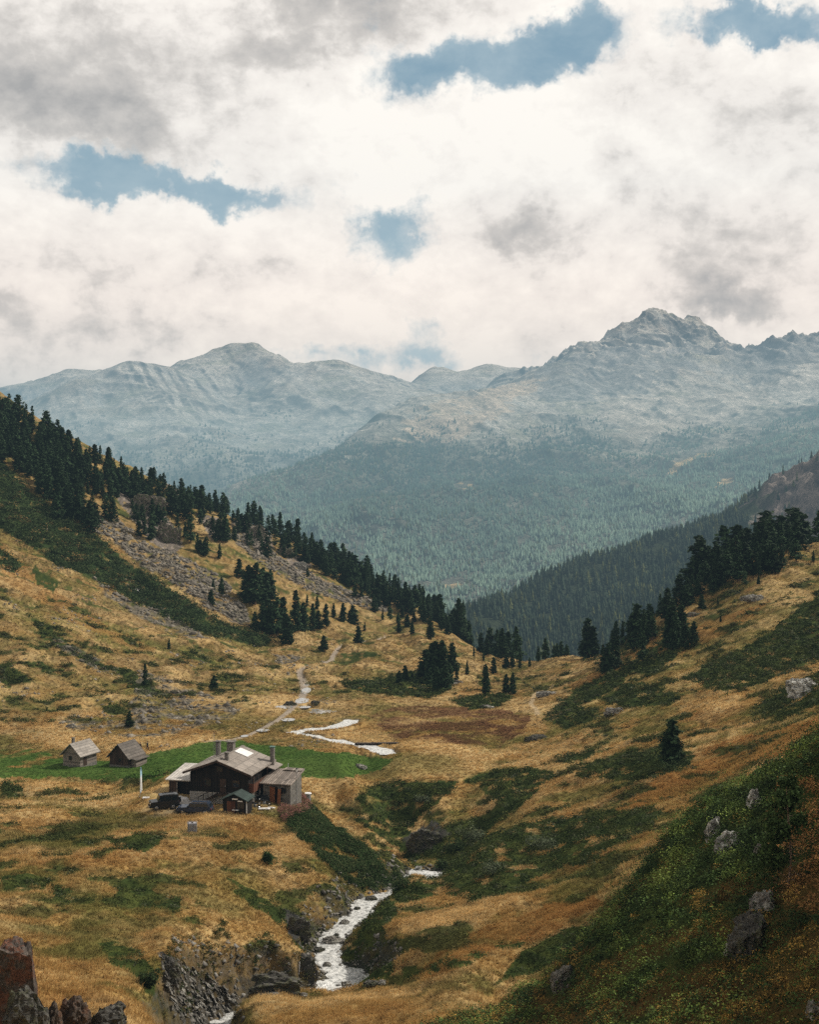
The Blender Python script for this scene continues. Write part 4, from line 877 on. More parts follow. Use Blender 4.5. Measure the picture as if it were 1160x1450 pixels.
wood_mass('conifer_thicket', 'small conifers filling the gaps of the woods along the left ridge', [(px, py, h*.8) for px, py, h in wood_back]+fill([(-8,585),(20,590),(60,615),(105,640),(118,668),(112,700),(128,738),(95,735),(60,700),(20,668),(-8,650)], 95, 26, 38, .15)+fill([(100,652),(150,672),(215,700),(300,718),(300,735),(230,722),(160,700),(120,690)], 50, 18, 28, .2)+fill([(380,768),(430,783),(470,790),(520,815),(575,845),(640,872),(650,895),(615,892),(575,870),(530,852),(480,825),(440,808)], 110, 18, 32, .14)+fill([(150,668),(216,700),(214,722),(165,706)], 12, 20, 30)+fill([(95,655),(215,712),(262,752),(235,768),(185,735),(130,748),(105,710)], 26, 24, 38, .3)+fill([(255,715),(350,742),(420,790),(400,800),(330,770),(262,745)], 22, 20, 34, .3))

# the thin pine on the near slope: bare pale stem with dead twigs in front of a soft dark crown
def near_pine():
    global rng
    keep = rng; rng = np.random.default_rng(77)
    x, y, z = hit(1116, 1262); h = 165*y/FPX
    o = thing('young_pine', 'young pine with bare grey stem and dead twigs among the near shrubs', 'pine', (x, y, z-.1))
    tp_ = [(0, 0, 0), (.03*h, 0, .3*h), (.01*h, .01*h, .62*h), (-.02*h, 0, h)]
    mesh_np('trunk', *tube_np(tp_, [.075, .06, .042, .008], 8), simple('pale_bark', (.24,.17,.12), .95, .35, 9, stretch=(3,3,.7), bump=.5), smooth=True, parent=o)
    tw_ = []; P = []; Cc = []
    for k in range(60):
        t = rng.uniform(.08, .98); c = np.array([.02*h*(1-t), 0, t*h]); az = rng.uniform(0, 2*PI); front = math.sin(az) < -.45 and math.cos(az) > -.4 and t < .62
        L = h*(.34*(1-t)**.75+.03)*rng.uniform(.6, 1.15); d = np.array([math.cos(az), math.sin(az), rng.uniform(-.05, .45)])
        e = c+d*L
        if front or math.cos(az) > .45 and t < .6:
            if rng.uniform() < .8:
                m_ = (c+e)/2+np.array([0, 0, -.05*L]); tw_.append(tube_np([c, m_, e*.75+c*.25], [.016, .011, .003], 5)); continue
        tw_.append(tube_np([c, (c+e)/2, e], [.016, .010, .003], 5))
        n = 95; s = rng.uniform(.2, 1, n)**.7; q = c+(e-c)*s[:, None]+rng.normal(size=(n, 3))*.16*(.6+.5*(1-t)); P.append(q)
        Cc.append(np.array([.045, .075, .024])*rng.uniform(.6, 1.5, (n, 1)))
    mesh_np('dead_twigs', *join(tw_), simple('twig_bark', (.22,.18,.14), .95, .3, 8), parent=o)
    P = np.concatenate(P); Cc = np.concatenate(Cc); V, F = leaf_quads(P, rnd_unit(len(P)), .20*rng.uniform(.7, 1.3, len(P)), 1.2)
    mesh_np('crown', V, F, leaf_m, np.repeat(Cc, 4, 0), parent=o); rng = keep
near_pine()

# ------------------------------------------------------------------ ground cover that nobody could count
def scatter(n, d0, d1, power=1.0, u0=-.40, u1=.40):
    t = rng.uniform(0, 1, n); y = (d0**power+(d1**power-d0**power)*t)**(1/power); u = rng.uniform(u0, u1, n)
    return u*y, y
def clump_mesh(x, y, z, r, hgt, nleaf, size, col, normal_up=.4, deep=.45):
    n = len(x)
    th = rng.uniform(0, 2*PI, (n, nleaf)); rr = np.sqrt(rng.uniform(0, 1, (n, nleaf))); zz = np.sqrt(np.clip(1-rr*rr*.95, 0, 1))*rng.uniform(.55, 1.0, (n, nleaf))
    lump = 1+.3*np.sin(th*3+rng.uniform(0, 6, (n, 1)))*rr
    P = np.stack([x[:, None]+r[:, None]*rr*np.cos(th)*lump, y[:, None]+r[:, None]*rr*np.sin(th)*lump, z[:, None]+hgt[:, None]*zz*lump], -1).reshape(-1, 3)
    N = np.stack([rr*np.cos(th), rr*np.sin(th), zz+normal_up], -1).reshape(-1, 3)+rng.normal(size=(n*nleaf, 3))*.55
    N /= np.linalg.norm(N, axis=1)[:, None]
    s = np.repeat(size, nleaf)*rng.uniform(.6, 1.4, n*nleaf)
    V, F = leaf_quads(P, N, s, 1.3)
    shade = (deep+(1.2-deep)*zz.reshape(-1))*rng.uniform(.7, 1.3, n*nleaf)  # shade inside the clump put into the leaf colours, darker lower down
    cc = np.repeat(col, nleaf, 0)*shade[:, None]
    return V, F, np.repeat(cc, 4, 0)
def not_house(x, y): return ~((np.abs(x+26.0) < 10.5) & (y > 166.5) & (y < 184))
# near slope
x, y = scatter(19000, 26, 112, 2, -.05, .72); z = ground(x, y); c, m = cover(x, y, z)
k = (m['near'] > .5); x, y, z, c, nb = x[k], y[k], z[k], c[k], m['brown'][k]
pal = rng.uniform(size=len(x)); bright = fbm(x/3.2, y/3.2, 201, 3)
c = lerp(lerp(C(.018,.031,.010), C(.042,.066,.017), sstep(-.15, .1, bright)), C(.095,.12,.028), sstep(.12, .42, bright)*.8)*rng.uniform(.7, 1.3, (len(x), 1))
br = (nb > .4) & (pal < .62); c[br] = C(.115,.068,.020)*rng.uniform(.6, 1.3, (br.sum(), 1))
ye = (fbm(x/2.5, y/2.5, 207, 3)+.4*nb > .38) & (pal < .6); c[ye] = C(.30,.19,.05)*rng.uniform(.6, 1.2, (ye.sum(), 1))
pq, pr = project(x, y, z); rt = (pq > 1105) & (pr > 1110) & (pr < 1290) & (pal > .35); c[rt] = C(.20,.105,.04)*rng.uniform(.6, 1.3, (rt.sum(), 1))
rr_ = rng.uniform(.35, 1.0, len(x))*np.where(br | ye, .7, 1.1)*np.where(rng.uniform(size=len(x)) < .07, 1.7, 1)
c = np.where(br | ye, 1.45, 2.15)[:, None]*c*np.exp(rng.normal(0, .3, (len(x), 1)))
kk = rng.uniform(size=len(x)) < .8; x, y, z, c, rr_, brye = x[kk], y[kk], z[kk], c[kk], rr_[kk], (br | ye)[kk]
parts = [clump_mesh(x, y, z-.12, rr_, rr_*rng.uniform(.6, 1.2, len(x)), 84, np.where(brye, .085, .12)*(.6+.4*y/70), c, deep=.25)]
# shrub patches of the middle distance
x, y = scatter(60000, 105, 345, 1.3); z = ground(x, y); c, m = cover(x, y, z)
dn = line_dist_near(x, y); k = (dn[0] > dn[2]*1.25+.5) & (m['shrub'] > .55) & (m['near'] < .5) & (m['cliff'] < .4) & not_house(x, y); k &= rng.uniform(size=len(x)) < np.clip(230/y, .35, 1)*.8
x, y, z, c = x[k], y[k], z[k], c[k]
rr_ = rng.uniform(.45, 1.0, len(x))*(.7+.3*y/150)
c = c*rng.uniform(.7, 1.45, (len(x), 1))*C(1.0, 1.02, .95)
gr = rng.uniform(size=len(x)) < .06; c[gr] = C(.095,.105,.06)
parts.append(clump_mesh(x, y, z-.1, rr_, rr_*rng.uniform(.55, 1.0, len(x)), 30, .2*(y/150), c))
# the long green belt on the left slope
x, y = scatter(30000, 290, 580, 1.5, -.40, -.05); z = ground(x, y); c, m = cover(x, y, z)
k = m['belt'] > .5; x, y, z, c = x[k], y[k], z[k], c[k]
rr_ = rng.uniform(1.0, 2.4, len(x)); c = c*rng.uniform(.7, 1.6, (len(x), 1))
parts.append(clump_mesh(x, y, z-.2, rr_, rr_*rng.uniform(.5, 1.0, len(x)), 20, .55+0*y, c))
# lush plants under the chalet
x, y = scatter(16000, 150, 186, 1, -.12, .02); z = ground(x, y); c, m = cover(x, y, z)
dn = line_dist_near(x, y); k = (m['lush'] > .4) & (dn[0] > dn[2]*1.25+.5); x, y, z = x[k], y[k], z[k]
rr_ = rng.uniform(.35, .8, len(x)); parts.append(clump_mesh(x, y, z-.05, rr_, rr_*.9, 30, .17+0*y, np.where((rng.uniform(size=len(x)) < .25)[:, None], C(.075,.09,.035), C(.034,.06,.018))))
x = rng.uniform(-32, -10, 9000); y = rng.uniform(110, 140, 9000); z = ground(x, y); dn = line_dist_near(x, y)
k = (slope_at(x, y) > .95) & (dn[0] > dn[2]*1.2+.5) & (fbm(x/1.6, y/1.6+z/1.2, 231, 3) > -.02); x, y, z = x[k], y[k], z[k]; rr_ = rng.uniform(.2, .5, len(x))
parts.append(clump_mesh(x, y, z-.05, rr_, rr_*.8, 24, .14+0*y, np.where((rng.uniform(size=len(x)) < .5)[:, None], C(.10,.085,.03), C(.04,.058,.018))))
V, F, cc = (np.concatenate([p[0] for p in parts]), None, np.concatenate([p[2] for p in parts])); F = np.arange(len(V)).reshape(-1, 4)
tag(mesh_np('heath_shrubs', V, F, shrub_m, cc), 'low dark green and rust brown shrubs covering the slopes in patches', 'shrubs', kind='stuff')
# dry grass
def grass(n, d0, d1, hgt, wid, blades, power):
    x, y = scatter(n, d0, d1, power); z = ground(x, y); c, m = cover(x, y, z)
    bare = np.maximum.reduce([m['shrub'], m['near']*.9, m['path'], m['cliff'], m['scree']*.9, m['lush']*.5, m['belt']])
    k = (rng.uniform(size=len(x)) > bare) & not_house(x, y)
    dn = line_dist_near(x, y); k &= dn[0] > dn[2]*1.5+.6
    x, y, z, c, me = x[k], y[k], z[k], c[k], m['meadow'][k]; n = len(x)
    th = rng.uniform(0, 2*PI, (n, blades)); off = rng.uniform(0, .22, (n, blades)); L = hgt*rng.uniform(.5, 1.25, (n, blades))*(1-.55*me[:, None])
    bx = x[:, None]+off*np.cos(th); by = y[:, None]+off*np.sin(th); bz = np.broadcast_to(z[:, None]-.04, bx.shape)
    lean = L*rng.uniform(.15, .75, (n, blades)); wd = wid*(y/110)[:, None]*rng.uniform(.7, 1.3, (n, blades))
    px_, py_ = -np.sin(th+1.1)*wd, np.cos(th+1.1)*wd
    tip = np.stack([bx+lean*np.cos(th), by+lean*np.sin(th), bz+L], -1)
    V = np.stack([np.stack([bx-px_, by-py_, bz], -1), np.stack([bx+px_, by+py_, bz], -1), tip], 2).reshape(-1, 3)
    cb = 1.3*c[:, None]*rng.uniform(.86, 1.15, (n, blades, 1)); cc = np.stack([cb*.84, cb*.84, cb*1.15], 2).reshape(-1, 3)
    return V, cc
g = [grass(60000, 250, 430, .36, .05, 3, 1.3), grass(95000, 84, 165, .36, .035, 6, 1.2), grass(75000, 150, 262, .36, .05, 5, 1.2)]
V = np.concatenate([a for a, b in g]); cc = np.concatenate([b for a, b in g])
tag(mesh_np('dry_grass', V, np.arange(len(V)).reshape(-1, 3), grass_m, cc), 'golden brown dry grass covering the slopes and the valley floor', 'grass', kind='stuff')
# pink willowherb on the brow beside the chalet
x, y = scatter(14000, 160, 182, 1, -.11, -.03); z = ground(x, y); px_, py_ = project(x, y, z)
k = in_poly(px_, py_, [(392,1150),(410,1135),(440,1124),(475,1143),(535,1186),(528,1196),(480,1166),(450,1146),(420,1158),(400,1166)]) & (fbm(x/1.5, y/1.5, 211, 2) > -.45); x, y, z = x[k], y[k], z[k]
rr_ = rng.uniform(.12, .3, len(x)); V, F, cc = clump_mesh(x, y, z-.05, rr_, rng.uniform(.6, 1.2, len(x)), 11, .11+0*x, np.where((rng.uniform(size=len(x)) < .5)[:, None], C(.30,.13,.12), C(.16,.12,.055)))
tag(mesh_np('willowherb', V, F, shrub_m, cc), 'faded pink willowherb growing along the brow right of the chalet', 'wildflowers', kind='stuff')

# stones of the screes
def stones(n, d0, d1, key, smin, smax, lo, hi, thr=.35, u0=-.40, u1=.05, expo=2.2):
    x, y = scatter(n, d0, d1, 1.4, u0, u1); z = ground(x, y); c, m = cover(x, y, z); k = (m[key] > thr) if key else (fbm(x/14, y/14, 221, 3) > thr) & (m['shrub'] < .5) & (m['path'] < .2) & (m['meadow'] < .1); x, y, z = x[k], y[k], z[k]; n = len(x)
    s = smin+(smax-smin)*rng.uniform(0, 1, n)**expo
    base = np.array([(1,0,0),(-1,0,0),(0,1,0),(0,-1,0),(0,0,1),(0,0,-1)], float)
    P = base[None]*s[:, None, None]*rng.uniform(.6, 1.3, (n, 6, 1))+rng.normal(size=(n, 6, 3))*s[:, None, None]*.25
    P[:, :, 2] *= .7; P += np.stack([x, y, z], -1)[:, None]
    f = np.array([(0,2,4),(2,1,4),(1,3,4),(3,0,4),(2,0,5),(1,2,5),(3,1,5),(0,3,5)])
    F = (np.arange(n)[:, None, None]*6+f[None]).reshape(-1, 3)
    cc = np.repeat(np.array([.225,.20,.165])[None]*rng.uniform(lo, hi, (n, 1)), 6, 0)
    return P.reshape(-1, 3), F, cc
st = [stones(26000, 236, 430, None, .08, .55, .5, 1.3, .28, -.40, -.06, 4), stones(60000, 375, 560, 'scree', .3, 1.2, .35, 1.0, .4), stones(22000, 236, 375, 'scree', .12, 1.1, .3, 1.1, .45, expo=5)]
o_ = np.cumsum([0]+[len(s[0]) for s in st])
# stones on the steep banks and along the edges of the gorge stream
def bank_stones(n):
    x = rng.uniform(-34, 6, n); y = rng.uniform(108, 182, n); d, zs, w_ = line_dist_near(x, y); z = ground(x, y); sl_ = slope_at(x, y)
    edge = (d > w_*.75) & (d < w_*1.35+.5); steep = (sl_ > 1.25) & (d > w_)
    k = (edge & (rng.uniform(size=n) < .55)) | (steep & (rng.uniform(size=n) < .35)); x, y, z, e = x[k], y[k], z[k], edge[k]; n = len(x)
    s = .07+np.where(e, .30, .42)*rng.uniform(0, 1, n)**3
    base = np.array([(1,0,0),(-1,0,0),(0,1,0),(0,-1,0),(0,0,1),(0,0,-1)], float)
    P = base[None]*s[:, None, None]*rng.uniform(.6, 1.3, (n, 6, 1))+rng.normal(size=(n, 6, 3))*s[:, None, None]*.25
    P[:, :, 2] *= .7; P += np.stack([x, y, z+np.where(e, .12, 0)], -1)[:, None]
    f = np.array([(0,2,4),(2,1,4),(1,3,4),(3,0,4),(2,0,5),(1,2,5),(3,1,5),(0,3,5)]); F = (np.arange(n)[:, None, None]*6+f[None]).reshape(-1, 3)
    return P.reshape(-1, 3), F, np.repeat(np.array([.17,.16,.145])[None]*rng.uniform(.4, 1.5, (n, 1)), 6, 0)
V, F, cc = bank_stones(60000)
tag(mesh_np('bank_stones', V, F, vcol_mat('bank_stone', .7, 1.3, 4.0), cc), 'grey stones strewn along the banks of the gorge stream', 'stones', kind='stuff')
tag(mesh_np('scree_stones', np.concatenate([s[0] for s in st]), np.concatenate([s[1]+k for s, k in zip(st, o_)]), vcol_mat('scree_stone', .7, 1.25, 1.0), np.concatenate([s[2] for s in st])), 'grey loose stones of the screes and boulder fields on the left slope', 'scree', kind='stuff')

# ------------------------------------------------------------------ forests far away, one mass each
def far_forest(name, label, H, n, d0, d1, hm, wm, maskf, col, tiers=2, sides=5, power=1.0, u0=-.42, u1=.42):
    x, y = scatter(n, d0, d1, power, u0, u1); z = H(x, y); px, py = project(x, y, z)
    k = (rng.uniform(size=n) < maskf(px, py, x, y)); x, y, z = x[k], y[k], z[k]; n = len(x)
    h = hm*rng.uniform(.55, 1.25, n); w_ = wm*rng.uniform(.75, 1.3, n)
    Vs, Fs = [], []; nv = tiers*(sides+1)
    th = np.linspace(0, 2*PI, sides, endpoint=False)[None]+rng.uniform(0, 2, (n, 1))
    V = np.empty((n, nv, 3)); f = []
    for t in range(tiers):
        zb = h*(.06+.8*t/tiers); zt = h*(1.0 if t == tiers-1 else .55+.45*(t+1)/tiers-.08); r = w_*(1-.72*t/tiers)
        o = t*(sides+1); jit = rng.uniform(.7, 1.2, (n, sides))
        V[:, o:o+sides, 0] = x[:, None]+r[:, None]*np.cos(th)*jit; V[:, o:o+sides, 1] = y[:, None]+r[:, None]*np.sin(th)*jit; V[:, o:o+sides, 2] = (z+zb)[:, None]
        V[:, o+sides, 0] = x; V[:, o+sides, 1] = y; V[:, o+sides, 2] = z+zt
        f += [(o+i, o+(i+1) % sides, o+sides) for i in range(sides)]
    F = (np.arange(n)[:, None, None]*nv+np.array(f)[None]).reshape(-1, 3)
    c = (col(px[k], py[k], x, y) if callable(col) else np.array(col)[None])*rng.uniform(.65, 1.35, (n, 1)); la = rng.uniform(size=n) < .12; c[la] = np.array([.075,.085,.03])*rng.uniform(.7, 1.3, (la.sum(), 1))
    tag(mesh_np(name, V.reshape(-1, 3), F, far_m, np.repeat(c, nv, 0)), label, 'forest', kind='stuff')
far_m = vcol_mat('far_needles', .85, 1.15, .05, .9, trans=.1)
far_forest('spur_forest', 'dark conifer forest covering the spur behind the right slope', HPf, 15000, 1000, 2350, 15, 2.9,
    lambda px, py, x, y: np.where(sstep(1045, 1085, px-np.maximum(0, py-735)*1.3+25*fbm(x/60, y/60, 375, 3)) > .5, .06, .97)*sstep(.42, .2, fbm(x/55, y/70, 401, 3)), (.030,.045,.026), 3, 6, 1.2, .0, .42)
def mm(px, py, x, y):
    n = fbm(x/260, y/420, 411, 4); n2 = fbm(x/90, y/130, 413, 3)
    t = tl(px)+12; k = sstep(-35, 55, py-t+70*n+20*n2)
    for P in ([(1018,672),(1040,670),(1042,684),(1022,688)], [(620,822),(655,816),(660,828),(630,834)], [(940,657),(990,636),(1010,636),(960,664)], [(640,686),(668,679),(675,688),(650,698)]): k = k*(1-in_poly(px, py, P))
    return k*(.30+.70*sstep(.30, -.1, n2+.25*n))
def sunny(px, py, x, y):  # sunlit lower band and cloud-shadowed upper band painted into the tree colours
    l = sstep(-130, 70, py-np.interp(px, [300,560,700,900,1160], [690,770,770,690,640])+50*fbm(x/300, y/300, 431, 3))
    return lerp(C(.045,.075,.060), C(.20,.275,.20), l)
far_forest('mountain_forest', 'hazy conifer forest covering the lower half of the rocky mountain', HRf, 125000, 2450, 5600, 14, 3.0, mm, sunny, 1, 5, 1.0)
far_forest('grey_mountain_forest', 'thin distant conifer forest at the foot of the grey mountain', HLf, 30000, 4700, 7800, 16, 4.5, lambda px, py, x, y: sstep(610, 690, py+70*fbm(x/400, y/500, 421, 4)+25*fbm(x/120, y/120, 423, 2))*.9, (.035,.05,.03), 1, 4)
# ------------------------------------------------------------------ buildings
def add_box(bm, x0, x1, y0, y1, z0, z1, rot=None, c=None):
    r = bmesh.ops.create_cube(bm, size=1); vs = r['verts']
    for v in vs: v.co = Vector(((x0+x1)/2+v.co.x*(x1-x0), (y0+y1)/2+v.co.y*(y1-y0), (z0+z1)/2+v.co.z*(z1-z0)))
    if rot is not None:
        c = Vector(c) if c is not None else Vector(((x0+x1)/2, (y0+y1)/2, (z0+z1)/2))
        bmesh.ops.rotate(bm, verts=vs, cent=c, matrix=rot)
    return vs
def RX(d): return Matrix.Rotation(math.radians(d), 3, 'X')
def RY(d): return Matrix.Rotation(math.radians(d), 3, 'Y')
def RZ(d): return Matrix.Rotation(math.radians(d), 3, 'Z')
def box(name, m, parent, *a, **k):
    bm = bmesh.new(); bev = k.pop('bevel', 0)
    add_box(bm, *a, **k)
    if bev: bmesh.ops.bevel(bm, geom=bm.edges[:], offset=bev, segments=2, affect='EDGES')
    return obj(name, bm, m, parent)
def boxes(name, m, parent, L):
    bm = bmesh.new()
    for a in L: add_box(bm, *a)
    return obj(name, bm, m, parent)
def add_prism(bm, pts, y0, y1):
    """polygon in the x-z plane pushed from y0 to y1"""
    a = [bm.verts.new((x, y0, z)) for x, z in pts]; b = [bm.verts.new((x, y1, z)) for x, z in pts]; n = len(pts)
    bm.faces.new(a); bm.faces.new(b[::-1])
    for i in range(n): bm.faces.new((a[i], b[i], b[(i+1) % n], a[(i+1) % n]))
    bmesh.ops.recalc_face_normals(bm, faces=bm.faces[:])
def prism(name, m, parent, pts, y0, y1):
    bm = bmesh.new(); add_prism(bm, pts, y0, y1); return obj(name, bm, m, parent)
def cyl(name, m, parent, p0, p1, r0, r1=None, seg=12, smooth=True):
    bm = bmesh.new(); p0, p1 = Vector(p0), Vector(p1); d = p1-p0
    bmesh.ops.create_cone(bm, cap_ends=True, segments=seg, radius1=r0, radius2=r0 if r1 is None else r1, depth=d.length,
        matrix=Matrix.Translation((p0+p1)/2)@d.to_track_quat('Z', 'Y').to_matrix().to_4x4())
    return obj(name, bm, m, parent, smooth=False)
def plank_mat(name, c, n=7.0, var=.5, vertical=True, rough=.85):
    t = NT(name); tc_ = t.node('ShaderNodeTexCoord'); s = t.node('ShaderNodeSeparateXYZ'); t.l.new(tc_.outputs['Object'], s.inputs[0])
    a = t.math('ADD', s.outputs['X'], s.outputs['Y']) if vertical else s.outputs['Z']
    k = t.math('MULTIPLY', a, n); f = t.math('FRACT', k); fl = t.math('FLOOR', k)
    wn = t.node('ShaderNodeTexWhiteNoise', noise_dimensions='1D'); t.l.new(fl, wn.inputs['W'])
    q = t.noise(2.0, 6, .65)
    g = t.math('ADD', t.math('MULTIPLY', wn.outputs['Value'], .6), t.math('MULTIPLY', q.outputs['Fac'], .6))
    r = t.ramp(g, [(.2, tuple(v*(1-var) for v in c)), (.9, tuple(v*(1+var) for v in c))])
    ed = t.ramp(f, [(.0, (.25,)*3), (.08, (1,)*3), (.93, (1,)*3), (1.0, (.25,)*3)])
    t.base(t.mix(1.0, r.outputs[0], ed.outputs[0], 'MULTIPLY')); t.bsdf.inputs['Roughness'].default_value = rough
    t.bump(ed.outputs[0], .4, .02); return t.m
def sheet_mat(name, c, sx, sy, var=.25, line=.35, rough=.75, shift=True):
    """roof of overlapping sheets or boards laid in rows"""
    t = NT(name); tc_ = t.node('ShaderNodeTexCoord')
    sp = t.node('ShaderNodeSeparateXYZ'); t.l.new(tc_.outputs['Object'], sp.inputs[0]); cb = t.node('ShaderNodeCombineXYZ'); t.l.new(sp.outputs['Y'], cb.inputs[0]); t.l.new(sp.outputs['X'], cb.inputs[1])
    b = t.node('ShaderNodeTexBrick'); b.offset = .5 if shift else 0; b.inputs['Scale'].default_value = 1; b.inputs['Brick Width'].default_value = sx; b.inputs['Row Height'].default_value = sy
    b.inputs['Mortar Size'].default_value = .035; b.inputs['Color1'].default_value = (*[v*(1-var) for v in c], 1); b.inputs['Color2'].default_value = (*[v*(1+var) for v in c], 1); b.inputs['Mortar'].default_value = (*[v*line for v in c], 1)
    t.l.new(cb.outputs[0], b.inputs['Vector']); q = t.noise(1.5, 7, .7)
    t.base(t.mix(1.0, b.outputs['Color'], t.ramp(q.outputs['Fac'], [(.3, (.7, .7, .7)), (.7, (1.25, 1.22, 1.18))]).outputs[0], 'MULTIPLY')); t.bsdf.inputs['Roughness'].default_value = rough
    t.bump(b.outputs['Fac'], -.5, .03); return t.m
def masonry_mat(name, c, w_=.5, h_=.25, var=.3):
    t = NT(name); tc_ = t.node('ShaderNodeTexCoord'); sp = t.node('ShaderNodeSeparateXYZ'); t.l.new(tc_.outputs['Object'], sp.inputs[0]); cb = t.node('ShaderNodeCombineXYZ')
    t.l.new(t.math('ADD', sp.outputs['X'], sp.outputs['Y']), cb.inputs[0]); t.l.new(sp.outputs['Z'], cb.inputs[1])
    b = t.node('ShaderNodeTexBrick'); b.inputs['Scale'].default_value = 1; b.inputs['Brick Width'].default_value = w_; b.inputs['Row Height'].default_value = h_; b.inputs['Mortar Size'].default_value = .02
    b.inputs['Color1'].default_value = (*[v*(1-var) for v in c], 1); b.inputs['Color2'].default_value = (*[v*(1+var) for v in c], 1); b.inputs['Mortar'].default_value = (*[v*.8 for v in c], 1); t.l.new(cb.outputs[0], b.inputs['Vector'])
    q = t.noise(3, 6, .7); t.base(t.mix(1.0, b.outputs['Color'], t.ramp(q.outputs['Fac'], [(.3, (.65,)*3), (.7, (1.25,)*3)]).outputs[0], 'MULTIPLY')); t.bump(q.outputs['Fac'], .5, .04); return t.m
black_wood = plank_mat('black_timber', (.016,.013,.011)); red_wood = plank_mat('red_brown_timber', (.105,.045,.028), 6); grey_wood = plank_mat('weathered_timber', (.16,.135,.115), 5, .45, False)
door_wood = plank_mat('door_timber', (.21,.085,.04), 5, .3); brown_wood = plank_mat('brown_timber', (.05,.032,.023), 6)
plaster = simple('plaster', (.24,.225,.205), .95, .3, 2.2, bump=.3); annex_wall = masonry_mat('annex_stone', (.155,.145,.13), .55, .28); chim_m = masonry_mat('chimney_stone', (.17,.155,.14), .3, .16)
roof_main = sheet_mat('roof_sheets', (.275,.245,.22), 2.0, 1.25, .18, .45); roof_pale = sheet_mat('pale_roof_sheets', (.50,.475,.45), 4.0, .42, .14, .55); roof_board = sheet_mat('plank_roof', (.24,.205,.18), 3.0, .34, .35, .35)
roof_hut = sheet_mat('hut_roof_boards', (.30,.275,.25), 1.6, .4, .2, .5); roof_green = sheet_mat('green_felt', (.036,.055,.050), 1.2, .6, .2, .6)
glass_m = NT('dark_glass'); glass_m.bsdf.inputs['Base Color'].default_value = (.012,.016,.02,1); glass_m.bsdf.inputs['Roughness'].default_value = .08; glass_m.bsdf.inputs['Specular IOR Level'].default_value = .6
_q = glass_m.noise(.8, 2); glass_m.bump(_q.outputs['Fac'], .05, .05); glass_m = glass_m.m
white_m = simple('white_sheet', (.72,.71,.70), .5, .08, 2); metal_m = simple('galvanised_metal', (.30,.31,.32), .5, .2, 4, metal=.3, spec=.4); iron_m = simple('dark_iron', (.04,.042,.045), .6, .3, 5); copper_m = simple('green_copper', (.10,.17,.15), .7, .3, 5)

def roof_pair(root, w_, y0, y1, ze, zr, th, m, name='roof'):
    """two slopes meeting at the ridge, one mesh"""
    bm = bmesh.new()
    add_prism(bm, [(-w_, ze), (0, zr), (w_, ze), (w_, ze+th), (0, zr+th*1.06), (-w_, ze+th)], y0, y1)
    return obj(name, bm, m, root)
def gable(root, name, m, w_, y0, y1, z0, ze, zr):
    return prism(name, m, root, [(-w_, z0), (w_, z0), (w_, ze), (0, zr), (-w_, ze)], y0, y1)
def window(root, m, x, y, z, w_, h_, face='front', name='window'):
    """frame with a pane set in it and a bar across"""
    if face == 'front':
        f = boxes(name, m, root, [(x-w_/2-.07, x-w_/2, y-.05, y+.05, z-.07, z+h_+.07), (x+w_/2, x+w_/2+.07, y-.05, y+.05, z-.07, z+h_+.07), (x-w_/2, x+w_/2, y-.05, y+.05, z-.07, z), (x-w_/2, x+w_/2, y-.05, y+.05, z+h_, z+h_+.07), (x-.02, x+.02, y-.045, y+.03, z, z+h_)])
        box('pane', glass_m, f, x-w_/2+.002, x+w_/2-.002, y-.02, y+.02, z+.002, z+h_-.002)
    else:
        f = boxes(name, m, root, [(x-.05, x+.05, y-w_/2-.07, y-w_/2, z-.07, z+h_+.07), (x-.05, x+.05, y+w_/2, y+w_/2+.07, z-.07, z+h_+.07), (x-.05, x+.05, y-w_/2, y+w_/2, z-.07, z), (x-.05, x+.05, y-w_/2, y+w_/2, z+h_, z+h_+.07), (x-.03, x+.045, y-.02, y+.02, z, z+h_)])
        box('pane', glass_m, f, x-.02, x+.02, y-w_/2+.002, y+w_/2-.002, z+.002, z+h_-.002)
    return f
def chimney(parent, x, y, z0, z1, s, cap, ladder=False):
    c = boxes('chimney', chim_m, parent, [(x-s/2, x+s/2, y-s/2, y+s/2, z0, z1)])
    bm = bmesh.new()
    for a in (-1, 1):
        for b in (-1, 1): add_box(bm, x+a*s*.38-.05, x+a*s*.38+.05, y+b*s*.38-.05, y+b*s*.38+.05, z1, z1+.16)
    add_box(bm, x-s*.68, x+s*.68, y-s*.68, y+s*.68, z1+.16, z1+.26); obj('chimney_cap', bm, cap, c)
    if ladder:
        bm = bmesh.new()
        for k in range(6): add_box(bm, x-.2, x+.2, y-s/2-.08, y-s/2-.04, z0+.5+k*.22, z0+.54+k*.22)
        for a in (-.22, .18): add_box(bm, x+a, x+a+.04, y-s/2-.09, y-s/2-.03, z0+.4, z1)
        obj('ladder', bm, metal_m, c)
    return c
PZ = -42.9
HR0 = math.radians(-13)
hx, hy = -26.65, 170.0
def local(lx, ly):
    c, s = math.cos(HR0), math.sin(HR0); return hx+lx*c-ly*s, hy+lx*s+ly*c
